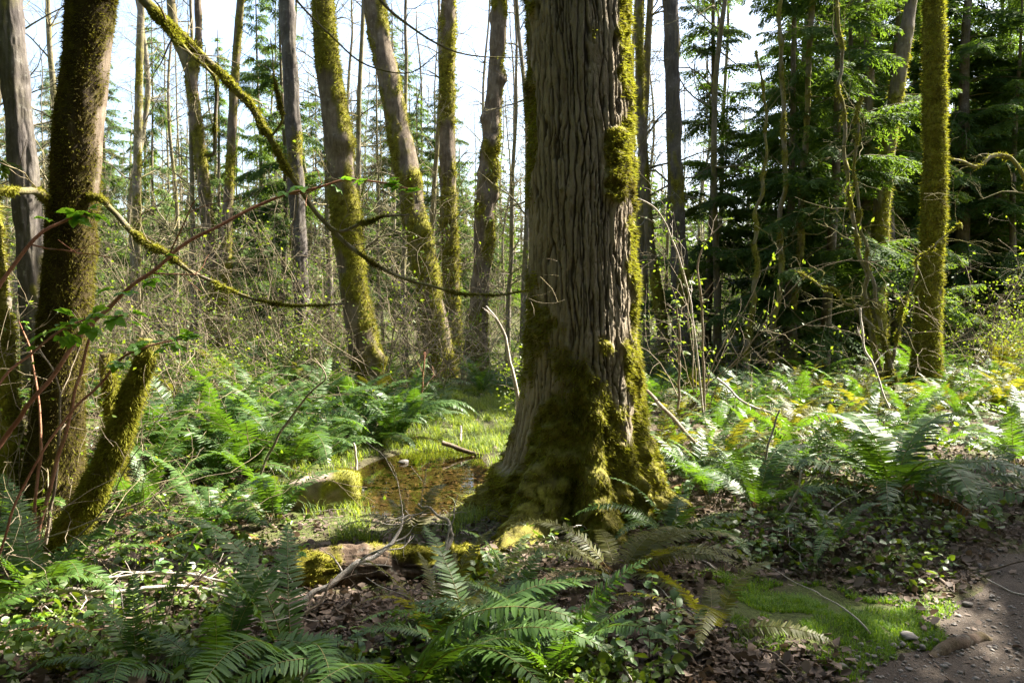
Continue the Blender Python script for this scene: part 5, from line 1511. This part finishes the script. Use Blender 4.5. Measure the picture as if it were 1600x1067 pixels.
# mossy vine maples at the edge of the conifers
def vine_maple(label, stems, seed, amt=1.0, twigs=10):
    r = np.random.default_rng(seed)
    root = None
    for si, pts in enumerate(stems):
        path, rad = pxpath(pts, len(pts) * 12, 0.7)
        path[0, 2] = min(path[0, 2], gzf(path[0, 0], path[0, 1]) - 0.05)
        if root is None:
            root = empty('vine_maple', gp(path[0, 0], path[0, 1])); tag(root, label, 'tree'); org = np.array(root.location)
        mb, fm, path = mossy_tube(path, rad, 9, seed + si, amt, 1800, 0.045, 0.008, wob=0.05)
        o = obj('stem', mb.mesh('stem', M['bark_mossy']), root); o.location = -org
        f = obj('moss', fm.mesh('moss', M['moss'], False), o); tag(f, kind='stuff')
        out = []
        for _ in range(twigs):
            i = int(r.integers(len(path) // 4, len(path) - 1)); t = unit(path[i] - path[i - 1])
            grow(out, r, path[i], unit(t * 0.6 + rand_dirs(1, r)[0]), r.uniform(0.4, 1.2), max(0.003, rad[i] * 0.35), 1, 3, (0, 3, 2), 0.0, 0.25, 6)
        obj('twigs', tubes_mesh(out, M['bark_mossy'], moss=0.7, name='twigs', r=r), o)['kind'] = 'stuff'
vine_maple('clump of thin crooked mossy stems in the shade beside the golden mossy trunk', [
    [(1372, 590, 13.2, 13), (1366, 520, 13.2, 11), (1352, 450, 13.2, 10), (1338, 380, 13.2, 9), (1325, 300, 13.2, 9), (1318, 200, 13.2, 8), (1312, 80, 13.2, 7), (1306, -60, 13.2, 6)],
    [(1385, 590, 13.1, 10), (1378, 510, 13.1, 9), (1362, 430, 13.1, 8), (1345, 350, 13.1, 7), (1336, 250, 13.1, 6), (1345, 150, 13.1, 5)],
    [(1390, 600, 13.0, 9), (1385, 540, 13.0, 8), (1340, 490, 13.0, 6), (1290, 450, 13.0, 5), (1240, 425, 13.0, 3)],
    [(1395, 600, 13.0, 8), (1400, 520, 13.0, 7), (1420, 450, 13.0, 6), (1440, 400, 12.8, 4), (1500, 350, 12.6, 3)]], 141)
vine_maple('thin mossy stems bowing out from the dark conifers near the stout grey trunk', [
    [(1168, 590, 15, 12), (1172, 500, 15, 10), (1182, 430, 15, 9), (1180, 360, 15, 8), (1192, 280, 15, 7), (1198, 180, 15, 5), (1180, 80, 15, 4)],
    [(1205, 590, 15.4, 14), (1212, 470, 15.4, 12), (1222, 350, 15.4, 11), (1226, 220, 15.4, 10), (1222, 80, 15.4, 9), (1220, -60, 15.4, 8)],
    [(1240, 590, 15.8, 16), (1244, 450, 15.8, 14), (1252, 320, 15.8, 13), (1262, 150, 15.8, 12), (1270, -60, 15.8, 10)]], 151, twigs=7)
vine_maple('low mossy limb stretching out from the dark wood past the golden mossy trunk', [
    [(1640, 590, 15.0, 12), (1640, 420, 15.0, 11), (1600, 280, 15.0, 9), (1560, 246, 15.0, 8), (1520, 258, 14.8, 6), (1480, 245, 14.6, 4)]], 161, twigs=8)

# ------------------------------------------------------------------ broad-leaved seedlings on the near slope
def seedling_leaf():
    mb = MB(); m = 7
    t = np.linspace(0, 1, m); w = np.sin(np.pi * t ** 0.7) ** 0.8 * 0.36; w[0] = 0.03; w[-1] = 0
    z = 0.12 * t - 0.30 * t ** 2
    c = np.stack([t, 0 * t, z], -1)
    V = np.concatenate([c, np.stack([t, w, z + 0.25 * w], -1), np.stack([t, -w, z + 0.25 * w], -1)])
    i = np.arange(m - 1)
    Q = np.concatenate([np.stack([i, i + 1, m + i + 1, m + i], -1), np.stack([i + 1, i, 2 * m + i, 2 * m + i + 1], -1)])
    return mb.add(V, Q, None, var=0.5).mesh('leaf', M['seedling'], False)
M['seedling'] = mat_leaf('seedling', (0.045, 0.095, 0.025), (0.10, 0.17, 0.05), trans=0.3, rough=0.5, spec=0.4, orand=0.8)
SLM = seedling_leaf()
SST = MB().tube(np.array([[0, 0, -0.03], [0.01, 0.0, 0.4], [0.0, 0.02, 0.8], [0.02, 0.01, 1.0]]), [0.016, 0.013, 0.010, 0.006], 5).mesh('stem', M['twig'])
r = np.random.default_rng(990)
spots = [(895, 985), (925, 1000), (950, 960), (975, 1010), (1000, 985), (940, 1040), (1010, 1035), (1040, 1005), (1060, 1040), (905, 1050), (980, 1060), (1090, 1020), (1020, 955), (870, 1010), (1060, 975), (840, 1050),
         (1180, 850), (1210, 865), (1150, 870), (1240, 850), (1190, 885), (1270, 870), (1480, 800), (1510, 815), (1450, 790), (1540, 800), (1560, 830), (1500, 785), (1020, 790), (1045, 800), (1075, 785), (700, 1050), (720, 1030), (560, 1040), (530, 1060), (150, 1000), (180, 980), (230, 900), (290, 880), (260, 930)]
for px, py in spots:
    q = G(px + r.normal(0, 6), py + r.normal(0, 4))
    h = r.uniform(0.10, 0.22)
    root = empty('seedling', q)
    tag(root, 'small leafy seedling with paired broad leaves on the shady floor', 'seedling', 'broad-leaved seedlings on the floor')
    o = obj('stem', SST, root); o.scale = (0.25, 0.25, h)
    a = r.uniform(0, 6.28)
    for k in range(int(r.integers(7, 12))):
        t = 1 - (k // 2) * 0.2
        if t < 0.15: break
        o = obj('leaf', SLM, root)
        o.location = (0, 0, h * t); o.scale = (r.uniform(0.045, 0.08) * (1.15 - 0.3 * t),) * 3
        o.rotation_euler = (r.normal(0, 0.25), r.normal(-0.1, 0.3), a + (k % 2) * math.pi + (k // 2) * 1.57 + r.normal(0, 0.3))
